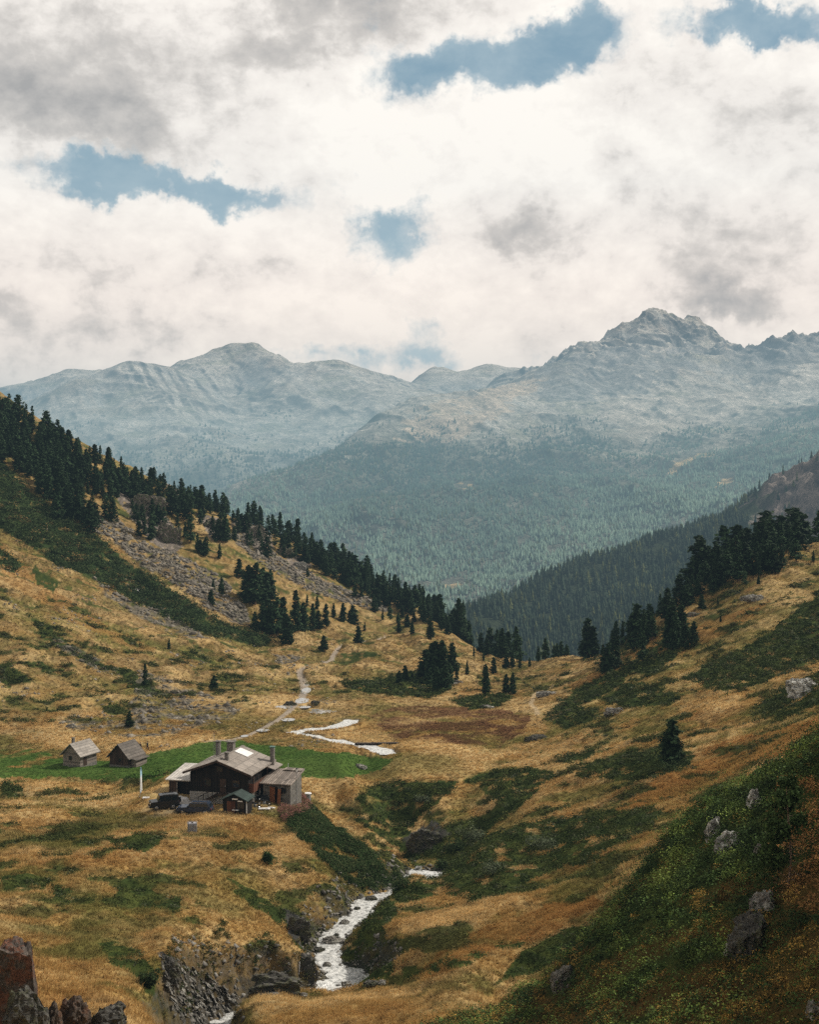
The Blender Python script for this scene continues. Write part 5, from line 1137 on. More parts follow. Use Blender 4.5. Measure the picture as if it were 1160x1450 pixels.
def chalet():
    o = thing('mountain_chalet', 'large black timber chalet with grey sheet roof, white roof panel and several chimneys', 'chalet', (hx, hy, PZ), HR0)
    boxes('stone_base', plaster, o, [(-4.35, 4.35, .85, 9.7, -.8, 1.55)])
    gable(o, 'timber_wall', black_wood, 4.3, .9, 9.65, 1.55, 4.22, 5.86)
    r = roof_pair(o, 5.05, 0, 10.4, 4.22, 6.02, .16, roof_main)
    bm = bmesh.new()
    for a in (-1, 1):
        for yy in (.0, ):
            L = math.hypot(5.05, 1.8); vs = add_box(bm, -L/2, L/2, -.05, .02, -.14, .13)
            for v in vs: v.co = RY(a*math.degrees(math.atan2(1.8, 5.05)))@v.co+Vector((a*2.53, -.012, 5.12))
    obj('barge_board', bm, brown_wood, r)
    box('ridge_cap', roof_main, r, -.16, .16, -.01, 10.42, 6.16, 6.24)
    # white panel on the sunny slope
    bm = bmesh.new(); vs = add_box(bm, -1.05, 1.05, 6.3, 8.8, 0, .07); sl_ = math.degrees(math.atan2(1.8, 5.05))
    for v in vs: v.co = RY(sl_)@v.co
    for v in vs: v.co += Vector((1.16, 0, 5.80))
    obj('roof_panel', bm, white_m, r)
    chimney(r, -3.1, 8.3, 4.6, 6.9, .62, chim_m, True); chimney(r, -.75, 7.4, 5.6, 7.15, .95, chim_m); chimney(r, .75, 1.9, 5.5, 6.75, .5, chim_m); chimney(r, 5.0, 8.9, -.2, 6.35, .55, copper_m)
    cyl('antenna_mast', metal_m, r, (-3.75, 8.3, 4.7), (-3.75, 8.3, 8.3), .045, .03, 6); 
    # gable: door, window, stair to the upper floor
    d = box('door', brown_wood, o, .15, 1.05, .80, .93, 1.6, 3.5); box('handle', metal_m, d, .9, .98, .74, .80, 2.45, 2.55)
    boxes('door_frame', black_wood, o, [(.03, .15, .78, .92, 1.55, 3.62), (1.05, 1.17, .78, .92, 1.55, 3.62), (.15, 1.05, .78, .92, 3.5, 3.62)])
    window(o, brown_wood, -1.7, .87, 2.4, .9, .9); window(o, brown_wood, 2.5, .87, 2.4, .9, .9); window(o, brown_wood, .1, .87, 4.5, .7, .6)
    window(o, brown_wood, 3.1, .82, .35, .8, .7)
    st = bmesh.new()
    for k in range(8): add_box(st, -2.7+k*.34, -2.36+k*.34, -.15, .80, .0+k*.19, .10+k*.19+.05)
    add_box(st, .02, 1.5, -.15, .80, 1.42, 1.55)
    s = obj('staircase', st, brown_wood, o)
    rl = bmesh.new()
    for k in range(0, 9, 2): add_box(rl, -2.66+k*.34, -2.6+k*.34, -.14, -.08, .1+k*.19, 1.05+k*.19)
    add_box(rl, 1.42, 1.48, -.14, -.08, 1.55, 2.5)
    L = math.hypot(2.9, 1.6); add_box(rl, -1.28-L/2, -1.28+L/2, -.14, -.08, 1.72, 1.80, RY(-math.degrees(math.atan2(1.6, 2.9)))); add_box(rl, .0, 1.48, -.135, -.085, 2.5, 2.57)
    obj('railing', rl, black_wood, s)
    # sunny side: balcony with red brown boards on posts, windows
    b = boxes('balcony', red_wood, o, [(4.31, 5.02, 1.1, 6.9, 1.72, 1.86), (4.94, 5.02, 1.1, 6.9, 1.86, 2.95), (4.31, 4.94, 1.1, 1.18, 1.86, 2.95)])
    boxes('balcony_rail', brown_wood, b, [(4.90, 5.06, 1.06, 6.94, 2.95, 3.04)])
    for yy in (1.2, 4.0, 6.8): box('post', plaster, b, 4.78, 4.98, yy-.1, yy+.1, -.4, 1.72)
    for yy in (1.2, 6.8): box('post', brown_wood, b, 4.86, 5.0, yy-.07, yy+.07, 3.04, 4.2)
    for yy in (2.3, 4.3, 6.0): window(o, brown_wood, 4.32, yy, 2.7, .8, 1.1, 'side')
    for yy in (2.6, 5.2): window(o, plaster, 4.37, yy, .3, .8, .9, 'side')
    # lower roof over the rear corner
    bm = bmesh.new(); add_prism(bm, [(4.4, 4.05), (6.0, 3.6), (6.0, 3.72), (4.4, 4.18)], 7.0, 10.6); obj('porch_roof', bm, roof_main, o)
    boxes('porch_wall', black_wood, o, [(4.36, 5.8, 9.2, 9.6, -.5, 3.68)])
    return o
chalet()
def lean_to():
    x, y = local(-6.85, 4.2)
    o = thing('lean_to_barn', 'low barn with pale sheet roof built against the left side of the chalet', 'barn', (x, y, PZ), HR0)
    boxes('wall', brown_wood, o, [(-2.1, -1.92, 0, 6.0, -.7, 2.05), (1.95, 2.12, 0, 6.0, -.7, 2.05), (-1.92, 1.95, 5.85, 6.0, -.7, 2.5), (-1.92, -.9, 0, .16, -.7, 1.95)])
    box('beam', grey_wood, o, -2.1, 2.12, -.02, .2, 1.96, 2.14)
    box('post', grey_wood, o, -.98, -.82, -.01, .15, -.6, 1.96)
    box('door', black_wood, o, -.8, 1.95, .6, .7, -.6, 1.95)
    bm = bmesh.new(); add_box(bm, -2.5, 2.32, -.5, 6.7, 0, .12)
    for v in bm.verts: v.co.z += 2.16+(v.co.y+.5)*.115
    obj('roof', bm, roof_pale, o)
lean_to()
def annex():
    x, y = local(7.45, 3.7)
    o = thing('stone_annex', 'small grey stone annex with plank roof and open red door right of the chalet', 'annex', (x, y, PZ), HR0)
    w_ = 2.0
    boxes('wall', annex_wall, o, [(-w_, -.95, 0, .3, -1.2, 2.5), (.15, w_, 0, .3, -1.2, 2.5), (-.95, .15, 0, .3, 2.05, 2.5), (-w_, -w_+.3, .3, 5, -1.2, 2.75), (w_-.3, w_, .3, 5, -1.2, 2.75), (-w_+.3, w_-.3, 4.7, 5, -1.2, 3.1)])
    box('doorway', black_wood, o, -.95, .15, .22, .28, -.9, 2.05)
    d = box('door', door_wood, o, -1.0, .05, -.10, -.03, -.05, 2.1, rot=RZ(-28), c=(-.95, 0, 1)); box('handle', iron_m, d, -.2, -.1, -.62, -.52, .95, 1.05)
    box('leaning_board', door_wood, o, .25, .75, -.5, -.44, -.15, 1.9, rot=RX(-12))
    window(o, black_wood, 1.0, -.0, 1.3, .6, .6)
    bm = bmesh.new(); add_box(bm, -w_-.35, w_+.3, -.55, 5.5, 0, .13)
    for v in bm.verts: v.co.z += 2.5+(v.co.y+.55)*.13
    r = obj('roof', bm, roof_board, o)
    bm = bmesh.new(); add_box(bm, -.6, w_+.15, 4.6, 6.1, 0, .1)
    for v in bm.verts: v.co.z += 3.38-(v.co.x)*.02
    obj('ridge_boards', bm, roof_board, r)
annex()
def kiosk():
    x, y, z = hit(332, 1152); z = max(z, PZ-.1)
    o = thing('garden_hut', 'small dark wooden hut with green felt roof and signs in front of the chalet', 'hut', (x, y, z), HR0)
    w_ = 1.65
    gable(o, 'wall', black_wood, w_, 0, 2.3, -.3, 1.8, 2.55)
    roof_pair(o, w_+.32, -.35, 2.6, 1.74, 2.62, .10, roof_green)
    d = box('door', red_wood, o, -1.05, .1, -.06, -.005, .05, 1.62); box('handle', metal_m, d, -.05, .0, -.11, -.06, .8, .88)
    window(o, brown_wood, .85, -.01, .8, .8, .7)
    box('sign', white_m, o, -.35, .45, -.075, -.02, 1.86, 2.02); box('sign', white_m, o, .45, 1.15, -.08, -.06, 1.62, 1.76)
    box('counter', white_m, o, -.25, .65, -.35, -.07, .5, .56)
    boxes('trim', white_m, o, [(1.66, 1.70, -.02, .06, .1, 1.75)])
kiosk()
def little_hut(px, py, name, label, rz, wall, w_, dp, hw, hr, chim, roofm, porch=False):
    x, y, z = hit(px, py)
    o = thing(name, label, 'hut', (x, y, z), rz)
    boxes('stone_base', annex_wall, o, [(-w_-.05, w_+.05, -.03, dp+.03, -.8, .35)])
    gable(o, 'wall', wall, w_, 0, dp, .35, hw, hr)
    sl2 = (hr-hw)/w_; r = roof_pair(o, w_+.5, -.5, dp+.5, hw-sl2*.5+.06, hr+.06, .14, roofm)
    if chim: chimney(r, -.35, .9, hr-.3, hr+.75, .42, chim_m)
    d = box('door', brown_wood, o, w_+.005, w_+.06, .9, 1.8, .2, 1.75); box('handle', metal_m, d, w_+.06, w_+.1, 1.65, 1.7, .95, 1.05)
    window(o, brown_wood, -.25 if chim else .3, -.03, hw-1.0, .55, .55)
    if chim: boxes('shutter', grey_wood, o, [(-.85, -.6, -.06, -.01, hw-1.0, hw-.4)])
    if porch:
        boxes('porch', grey_wood, o, [(w_+.07, w_+1.1, .9, dp-.1, -.5, hw-.75)])
        bm = bmesh.new(); add_box(bm, w_+.3, w_+1.5, .5, dp+.2, 0, .09, RY(12)); 
        for v in bm.verts: v.co.z += hw-.62
        obj('porch_roof', bm, roofm, o)
    return o
little_hut(101, 1086, 'stone_hut', 'small grey hut with pale roof and chimney left of the dark hut', math.radians(-24), grey_wood, 1.9, 4.6, 2.35, 4.1, True, roof_hut)
little_hut(168, 1086, 'wooden_hut', 'small dark brown hut with steep roof and side porch in the meadow', math.radians(-22), brown_wood, 1.95, 4.4, 2.0, 4.0, False, sheet_mat('hut_roof_brown', (.125,.11,.098), 1.6, .4, .2, .5), True)

# ------------------------------------------------------------------ vehicles and small things in the yard
rubber = simple('tyre_rubber', (.018,.018,.018), .9, .2, 8); rim_m = simple('alloy', (.35,.35,.36), .35, .1, 5, metal=.8, spec=.5); lampred = simple('tail_lamp', (.30,.02,.015), .3, .1, 5, spec=.5); lampw = simple('head_lamp', (.6,.6,.58), .2, .1, 5, spec=.5); plastic = simple('black_trim', (.022,.022,.023), .7, .2, 5)
def paint(name, c):
    t = NT(name); q = t.noise(1.5, 5, .6); r = t.ramp(q.outputs['Fac'], [(.3, tuple(v*.8 for v in c)), (.7, tuple(v*1.2+.004 for v in c))]); t.base(r.outputs[0]); t.bsdf.inputs['Roughness'].default_value = .3; t.bsdf.inputs['Specular IOR Level'].default_value = .5; return t.m
def car(px, py, rz, label, name, L, Wd, H, pm, boxy, extras):
    x, y, z = hit(px, py); o = thing(name, label, 'car', (x, y, z), rz)
    g = .32; belt = g+(H-g)*.53; nose = L*.30 if not boxy else L*.27
    xf, xr = L/2, -L/2
    low = [(xf, g+.02), (xf, belt-.22), (xf-.12, belt-.06), (xf-nose, belt), (xr+.06, belt), (xr, belt-.12), (xr, g+.04)]
    bm = bmesh.new(); add_prism(bm, low, -Wd/2, Wd/2); bmesh.ops.bevel(bm, geom=[e for e in bm.edges], offset=.05, segments=2, affect='EDGES'); obj('body', bm, pm, o)
    rk = .42 if not boxy else .22; rb = .12 if boxy else .38
    cab = [(xf-nose+.0, belt-.01), (xf-nose-rk, H-.03), (xf-nose-rk-.15, H), (xr+rb+.12, H), (xr+rb, H-.05), (xr+.06, belt-.01)]
    bm = bmesh.new(); add_prism(bm, cab, -Wd/2+.08, Wd/2-.08)
    for v in bm.verts:
        if v.co.z > belt+.1: v.co.y *= .88
    bmesh.ops.bevel(bm, geom=[e for e in bm.edges], offset=.04, segments=2, affect='EDGES'); c = obj('cabin', bm, pm, o)
    hw_ = Wd/2-.08
    for s in (-1, 1):
        # side panes
        x0, x1 = xr+.22+rb*.45, xf-nose-.12; n = 3; zs0, zs1 = belt+.05, H-.13
        for k in range(n):
            a = x0+(x1-x0)*k/n+.03; b = x0+(x1-x0)*(k+1)/n-.03; ta = b-(rk*.75 if k == n-1 else 0); tb_ = a+(rb*.5 if k == 0 else 0)
            bm = bmesh.new(); yy0 = s*(hw_+.006); yy1 = s*(hw_*.885+.016)
            f = [bm.verts.new(p) for p in ((a, yy0, zs0), (b, yy0, zs0), (ta, yy1, zs1), (tb_, yy1, zs1))]; bm.faces.new(f); obj('window', bm, glass_m, c)
    bm = bmesh.new(); f = [bm.verts.new(p) for p in ((xf-nose+.015, -hw_+.1, belt+.05), (xf-nose+.015, hw_-.1, belt+.05), (xf-nose-rk+.02, hw_*.86-.06, H-.1), (xf-nose-rk+.02, -hw_*.86+.06, H-.1))]; bm.faces.new(f); obj('windscreen', bm, glass_m, c)
    bm = bmesh.new(); f = [bm.verts.new(p) for p in ((xr+.045, -hw_+.12, belt+.06), (xr+.045, hw_-.12, belt+.06), (xr+rb-.03, hw_*.86-.06, H-.12), (xr+rb-.03, -hw_*.86+.06, H-.12))]; bm.faces.new(f); obj('rear_window', bm, glass_m, c)
    R_ = .37 if boxy else .33
    for sx in (xf-.82, xr+.85):
        for s in (-1, 1):
            w_ = cyl('wheel', rubber, o, (sx, s*(Wd/2-.20), R_), (sx, s*(Wd/2+.025), R_), R_, seg=20)
            cyl('rim', rim_m, w_, (sx, s*(Wd/2+.02), R_), (sx, s*(Wd/2+.045), R_), R_*.6, R_*.5, 12)
    for s in (-1, 1):
        box('headlight', lampw, o, xf-.03, xf+.02, s*Wd*.34-.16, s*Wd*.34+.16, belt-.36, belt-.18); box('tail_light', lampred, o, xr-.02, xr+.03, s*Wd*.41-.08, s*Wd*.41+.08, belt-.45, belt-.12)
        box('mirror', plastic, o, xf-nose-.25, xf-nose-.1, s*(Wd/2+.09)-.09, s*(Wd/2+.09)+.09, belt+.02, belt+.18)
    box('bumper', plastic, o, xf-.05, xf+.08, -Wd/2+.05, Wd/2-.05, g+.02, g+.24); box('bumper', plastic, o, xr-.08, xr+.05, -Wd/2+.05, Wd/2-.05, g+.04, g+.26)
    box('number_plate', white_m, o, xf+.081, xf+.09, -.26, .26, g+.06, g+.17)
    if extras:
        w_ = cyl('spare_wheel', rubber, o, (xr-.07, .1, belt-.12), (xr-.28, .1, belt-.12), .36, seg=18); cyl('rim', rim_m, w_, (xr-.27, .1, belt-.12), (xr-.30, .1, belt-.12), .2, .18, 12)
    boxes('roof_rail', rim_m if not extras else plastic, o, [(xr+.6, xf-nose-.7, s*hw_*.74-.02, s*hw_*.74+.02, H+.01, H+.06) for s in (-1, 1)])
    return o
car(232, 1144.5, math.radians(200), 'black boxy off road car with spare wheel parked left of the chalet', 'off_road_car', 3.9, 1.85, 1.95, paint('black_paint', (.012,.012,.013)), True, True)
car(276, 1151, math.radians(176), 'dark blue estate car parked in front of the chalet', 'estate_car', 4.7, 1.82, 1.52, paint('dark_blue_paint', (.022,.032,.055)), False, False)
def motorbike(px, py, rz, label):
    x, y, z = hit(px, py); o = thing('motorcycle', label, 'motorcycle', (x, y, z), rz, 'motorcycles by the garden hut'); o.rotation_euler = (math.radians(-9), 0, rz)
    for sx in (-.72, .72):
        bm = bmesh.new(); V, F = tube_np([(sx+.27*math.cos(t), 0, .32+.27*math.sin(t)) for t in np.linspace(0, 2*PI, 19)], [.055]*19, 6)
        w_ = mesh_np('wheel', V, F, rubber, parent=o); cyl('hub', rim_m, w_, (sx, -.07, .32), (sx, .07, .32), .08); bm.free()
    V, F = join([tube_np([(-.72, .06, .32), (-.25, .08, .42), (.1, .08, .75), (.5, .0, .85)], [.03]*4), tube_np([(-.72, -.06, .32), (-.25, -.08, .42), (.1, -.08, .75), (.5, .0, .85)], [.03]*4), tube_np([(.72, .07, .32), (.48, .06, .95)], [.03, .03]), tube_np([(.72, -.07, .32), (.48, -.06, .95)], [.03, .03])])
    mesh_np('frame', V, F, iron_m, parent=o); box('engine', metal_m, o, -.2, .2, -.16, .16, .25, .6, bevel=.05); box('tank', plastic, o, -.02, .42, -.15, .15, .68, .92, bevel=.07); box('seat', rubber, o, -.62, .0, -.14, .14, .70, .82, bevel=.05)
    mesh_np('handlebar', *tube_np([(.36, -.38, 1.05), (.46, -.2, 1.02), (.5, 0, .98), (.46, .2, 1.02), (.36, .38, 1.05)], [.018]*5), iron_m, parent=o); cyl('headlight', lampw, o, (.55, 0, .9), (.68, 0, .9), .09)
motorbike(361, 1145, math.radians(150), 'black motorcycle parked nearest to the garden hut'); motorbike(374, 1141, math.radians(165), 'black motorcycle parked between the other one and the annex door')
def heap(px, py, label, name, cat, w_, d_, h_, c, seed):
    x, y, z = hit(px, py); bm = bmesh.new(); bmesh.ops.create_icosphere(bm, subdivisions=3, radius=1)
    for v in bm.verts:
        n = 1+.35*perlin(v.co.x*1.6+seed, v.co.y*1.6+v.co.z, seed)+.12*perlin(v.co.x*5, v.co.z*5+v.co.y*3, seed+1); v.co = Vector((v.co.x*w_*n, v.co.y*d_*n, max(v.co.z, -.2)*h_*n))
    o = obj(name, bm, simple(name+'_cloth', c, .8, .25, 3, bump=.4), smooth=True); o.location = (x, y, z); tag(o, label, cat)
heap(259, 1137, 'white crumpled tarpaulin heap between the black car and the chalet', 'tarpaulin_heap', 'tarpaulin', 1.1, .8, .9, (.55,.53,.52), 3)
heap(377, 1132, 'dark covered heap beside the annex wall behind the motorcycles', 'covered_heap', 'tarpaulin', 1.0, .8, 1.2, (.025,.028,.032), 9)
def boards(px, py, label, w_, d_, rz, tilt=0):
    x, y, z = hit(px, py); o = boxes('white_board', white_m, None, [(-w_/2, w_/2, -d_/2, d_/2, .02, .1), (-w_/2+.05, w_/2-.2, -d_/2+.05, d_/2-.1, .103, .16)]); o.location = (x, y, z+.08); o.rotation_euler = (math.radians(tilt), 0, rz); tag(o, label, 'board')
boards(374, 1147, 'white boards lying on the ground right of the garden hut', 1.6, .7, .1); boards(384, 1145, 'thin white board lying in front of the annex door', 1.0, .35, -.2); boards(207, 1131, 'white board lying flat in the grass beside the flag', 1.1, .6, .2)
def flag():
    x, y, z = hit(198, 1129); o = thing('feather_flag', 'tall white and pale blue feather flag in the grass left of the cars', 'flag', (x, y, z), math.radians(65))
    h = 4.3; cyl('pole', metal_m, o, (0, 0, -.1), (0, 0, h), .03, .015, 8)
    n = 14; V = []; 
    for i in range(n):
        t = i/(n-1); w_ = .46*min(1, (t+.04)/.12)*(1-max(0, t-.8)**1.5*7); zz = .45+t*(h-.5)
        for j in range(5): V.append((.03+w_*j/4, .06*math.sin(j*1.4+t*5), zz+.05*j*(1-t)))
    t = NT('flag_cloth'); tc_ = t.node('ShaderNodeTexCoord'); s = t.node('ShaderNodeSeparateXYZ'); t.l.new(tc_.outputs['Object'], s.inputs[0])
    q = t.noise(1.2, 2); v = t.math('ADD', t.math('MULTIPLY', s.outputs['Z'], .25), t.math('MULTIPLY', q.outputs['Fac'], .25))
    r = t.ramp(v, [(.25, (.42,.58,.70)), (.38, (.75,.76,.76)), (.80, (.76,.77,.77)), (.92, (.35,.55,.68))]); t.base(r.outputs[0])
    mesh_np('banner', np.array(V), grid_faces(n, 5), t.m, smooth=True, parent=o)
    boxes('base_plate', iron_m, o, [(-.3, .3, -.3, .3, 0, .05)])
flag()
def lamp_post():
    x, y, z = hit(420, 1147); o = thing('lamp_post', 'thin grey lamp post with small white lantern beside the stone annex', 'lamp post', (x, y, z), 0); h = 5.9
    cyl('post', metal_m, o, (0, 0, -.3), (0, 0, h-.5), .06, .045, 8)
    l = cyl('lantern', white_m, o, (0, 0, h-.5), (0, 0, h-.12), .11, .17, 8); cyl('lantern_cap', iron_m, l, (0, 0, h-.12), (0, 0, h+.05), .2, .04, 8)
lamp_post()
def tank():
    x, y, z = hit(272, 1179); o = thing('water_tank', 'grey plastic water tank in a metal cage alone on the slope below the cars', 'tank', (x, y, z), math.radians(8)); a = .56
    boxes('pallet', grey_wood, o, [(-a, a, -a+i*.44, -a+.24+i*.44, 0, .06) for i in range(3)]+[(-a+i*.5, -a+.12+i*.5, -a, a, .062, .15) for i in range(3)])
    box('tank_body', simple('tank_plastic', (.30,.29,.31), .5, .25, 2), o, -a+.05, a-.05, -a+.05, a-.05, .16, 1.22, bevel=.07)
    bm = bmesh.new()
    for k in range(6):
        q = -a+.02+k*(2*a-.04)/5
        for s in (-1, 1): add_box(bm, q-.018, q+.018, s*a-.018, s*a+.018, .152, 1.28); add_box(bm, s*a-.0185, s*a+.0185, q-.0175, q+.0175, .152, 1.279)
    for zz in (.35, .62, .9, 1.26):
        for s in (-1, 1): add_box(bm, -a-.02, a+.02, s*a-.022, s*a+.022, zz-.016, zz+.016); add_box(bm, s*a-.0225, s*a+.0225, -a-.019, a+.019, zz-.0155, zz+.0155)
    obj('cage', bm, metal_m, o); cyl('lid', plastic, o, (0, 0, 1.22), (0, 0, 1.29), .13)
tank()
def water_butt():
    x, y, z = hit(436, 1137); o = thing('rain_barrel', 'grey barrel with white lid behind the right corner of the stone annex', 'barrel', (x, y, z), 0)
    cyl('barrel', metal_m, o, (0, 0, -.4), (0, 0, 1.35), .42, .45, 14); cyl('lid', white_m, o, (0, 0, 1.35), (0, 0, 1.46), .55, .5, 14)
water_butt()
def pole(px, py, h, lean, label):
    x, y, z = hit(px, py); o = cyl('white_pole', white_m, None, (0, 0, -.2), (lean, 0, h), .05, .04, 8); o.location = (x, y, z); tag(o, label, 'pole')
pole(395, 1092, 1.6, -.9, 'leaning white pole in the meadow just behind the chalet'); pole(408, 1090, 1.2, 0, 'upright thin white pole in the meadow behind the annex roof')
pole(423, 1378, 1.3, .1, 'thin pale stake on the bank left of the stream')
def footbridge():
    x0, y0, z0 = hit(507, 1057); x1, y1, z1 = hit(562, 1054); mx, my = (x0+x1)/2, (y0+y1)/2; L = math.hypot(x1-x0, y1-y0)+.6
    o = thing('footbridge', 'narrow dark plank footbridge over the upper stream', 'footbridge', (mx, my, max(z0, z1)+.1), math.atan2(y1-y0, x1-x0))
    bm = bmesh.new(); n = 18
    for k in range(n): add_box(bm, -L/2+k*L/n, -L/2+(k+.85)*L/n, -.5, .5, .22, .28)
    obj('deck', bm, plank_mat('bridge_planks', (.06,.048,.04), 4), o)
    for s in (-1, 1): box('beam', black_wood, o, -L/2-.3, L/2+.3, s*.38-.1, s*.38+.1, -.02, .21)
footbridge()

# ------------------------------------------------------------------ walkers
def skin_mesh(name, chains, mat, parent):
    """chains: lists of (x,y,z,r); nodes given the same position are welded; the first node is the root"""
    verts, edges, rad = [], [], []
    idx = {}
    def vid(p):
        k = tuple(round(v, 4) for v in p[:3])
        if k not in idx: idx[k] = len(verts); verts.append(p[:3]); rad.append(p[3])
        return idx[k]
    for ch in chains:
        ids = [vid(p) for p in ch]; edges += [(a, b) for a, b in zip(ids[:-1], ids[1:]) if a != b]
    me = bpy.data.meshes.new(name); me.from_pydata(verts, edges, []); o = bpy.data.objects.new(name, me); COL.objects.link(o)
    o.modifiers.new('skin', 'SKIN'); 
    if not me.skin_vertices:
        import bmesh as _b; b = _b.new(); b.from_mesh(me); b.verts.layers.skin.verify(); b.to_mesh(me); b.free()
    for i, r in enumerate(rad): me.skin_vertices[0].data[i].radius = (r, r)
    me.skin_vertices[0].data[0].use_root = True
    s = o.modifiers.new('sub', 'SUBSURF'); s.levels = 1; s.render_levels = 1
    dg = bpy.context.evaluated_depsgraph_get(); m2 = bpy.data.meshes.new_from_object(o.evaluated_get(dg)); o.modifiers.clear(); o.data = m2; bpy.data.meshes.remove(me); m2.name = name
    m2.materials.clear(); m2.materials.append(mat)
    for p in m2.polygons: p.use_smooth = True
    o.parent = parent; return o
skin_m = simple('skin', (.42,.26,.18), .6, .1, 8)
def walker(px, py, rz, label, jc, tc_, hc, stride=.22, arm=.15):
    x, y, z = hit(px, py); o = thing('person', label, 'person', (x, y, z), rz, 'walkers')
    pel = (0, 0, .93, .13); chest = (0, .01, 1.28, .145); neck = (0, .0, 1.47, .06)
    legs, tro = [], []
    for s, f in ((-1, stride), (1, -stride)):
        hip = (s*.09, 0, .88, .1); kn = (s*.10, f*.6, .49, .062); an = (s*.10, f*.85-.03, .08, .042); toe = (s*.11, f*.85+.15, .035, .038)
        legs.append([pel, hip, kn, an, toe]); tro.append([(0, 0, .93, .145), (s*.09, 0, .88, .115), (s*.10, f*.6, .49, .08), (s*.10, f*.85-.03, .12, .062)])
    arms, slv = [], []
    for s, f in ((-1, -arm), (1, arm)):
        sh = (s*.19, 0, 1.41, .062); el = (s*.25, f*.5-.02, 1.13, .045); wr = (s*.25, f*1.3+.08, .89, .03); palm = (s*.25, f*1.4+.10, .83, .034)
        arms.append([chest, sh, el, wr, palm]); slv.append([(0, .01, 1.28, .165), (s*.19, 0, 1.41, .08), (s*.25, f*.5-.02, 1.13, .062), (s*.25, f*1.25+.07, .92, .045)])
        for k, (dx, ln) in enumerate(((-.026, .070), (-.009, .082), (.009, .078), (.026, .062))):
            b = Vector(palm[:3]); arms.append([palm, tuple(b+Vector((0, dx, -.045)))+(.010,), tuple(b+Vector((-s*.012, dx*1.1+.006, -.045-ln*.55)))+(.009,), tuple(b+Vector((-s*.030, dx*1.1+.012, -.045-ln)))+(.008,)])
        b = Vector(palm[:3]); arms.append([palm, tuple(b+Vector((-s*.02, .038, -.02)))+(.011,), tuple(b+Vector((-s*.03, .055, -.055)))+(.009,)])
    head = [chest, neck, (0, .012, 1.55, .07), (0, .015, 1.63, .098), (0, .01, 1.72, .08)]
    face = [(0, .015, 1.63, .098), (0, .118, 1.615, .016)]
    skin_mesh('body', [[pel, chest]]+legs+arms+[head, face], skin_m, o)
    skin_mesh('jacket', [[(0, 0, .90, .158), (0, .005, 1.08, .15), (0, .01, 1.28, .165), (0, .0, 1.44, .09)]]+slv, simple('jacket_cloth', jc, .85, .2, 5), o)
    skin_mesh('trousers', tro, simple('trouser_cloth', tc_, .85, .2, 5), o)
    skin_mesh('hair', [[(0, -.02, 1.60, .085), (0, -.015, 1.68, .098), (0, .0, 1.735, .082)]], simple('hair_strands', hc, .7, .3, 20), o)
walker(191, 1063.5, .6, 'walker in black jacket, leftmost of the three together behind the dark hut', (.015,.015,.018), (.02,.022,.03), (.02,.015,.01))
walker(194.6, 1063, -2.2, 'walker in dark brown jacket in the middle of the three behind the dark hut', (.04,.022,.018), (.016,.016,.02), (.05,.03,.015), -.18)
walker(198.2, 1064, 2.4, 'walker in charcoal clothes, rightmost of the three behind the dark hut', (.02,.022,.024), (.025,.02,.018), (.015,.012,.01), .12)
walker(208.5, 1062.5, 1.2, 'walker in dark clothes standing alone right of the other three', (.012,.013,.016), (.02,.022,.026), (.02,.014,.01), .2, .3)

# ------------------------------------------------------------------ rocks
def rock_mat(name, c, lichen=None, amt=.5, strata=0, tilt=(0, 0, 0)):
    t = NT(name); tc_ = t.node('ShaderNodeTexCoord'); mp = t.node('ShaderNodeMapping'); mp.inputs['Rotation'].default_value = tilt; mp.inputs['Scale'].default_value = (1, 1, 1+strata*4); t.l.new(tc_.outputs['Object'], mp.inputs['Vector'])
    n1 = t.noise(1.3, 9, .68, vec=mp.outputs[0]); n2 = t.noise(6, 6, .7, vec=mp.outputs[0]); n3 = t.noise(1.1, 7, .7, vec=tc_.outputs['Object'])
    r = t.ramp(n1.outputs['Fac'], [(.3, tuple(v*.35 for v in c)), (.52, c), (.72, tuple(min(1, v*1.8) for v in c))]); col = r.outputs[0]
    if lichen: 
        th = .62-.3*amt; col = t.mix(t.ramp(n3.outputs['Fac'], [(th, (0,)*3), (th+.07, (1,)*3)]).outputs[0], col, lichen)
    col = t.mix(1.0, col, t.ramp(n2.outputs['Fac'], [(.35, (.5,)*3), (.65, (1.3,)*3)]).outputs[0], 'MULTIPLY'); t.base(col)
    t.bump(t.math('ADD', n1.outputs['Fac'], t.math('MULTIPLY', n2.outputs['Fac'], .4)), .9, .25); return t.m
RM = dict(red=rock_mat('red_lichen_rock', (.10,.082,.07), (.15,.07,.045), .45), dark=rock_mat('dark_slate', (.10,.095,.085), (.10,.10,.065), .45, 1), pale=rock_mat('pale_lichen_rock', (.26,.25,.23), (.62,.62,.58), .5), grey=rock_mat('grey_rock', (.22,.205,.185), (.38,.37,.33), .4),
          slate=rock_mat('layered_slate', (.19,.18,.16), (.38,.365,.33), .35, 1.6, (.5, .35, 0)), pink=rock_mat('pinkish_cliff', (.165,.138,.122), (.09,.10,.055), .5), brown=rock_mat('brown_rock', (.09,.07,.056), (.13,.07,.045), .4))
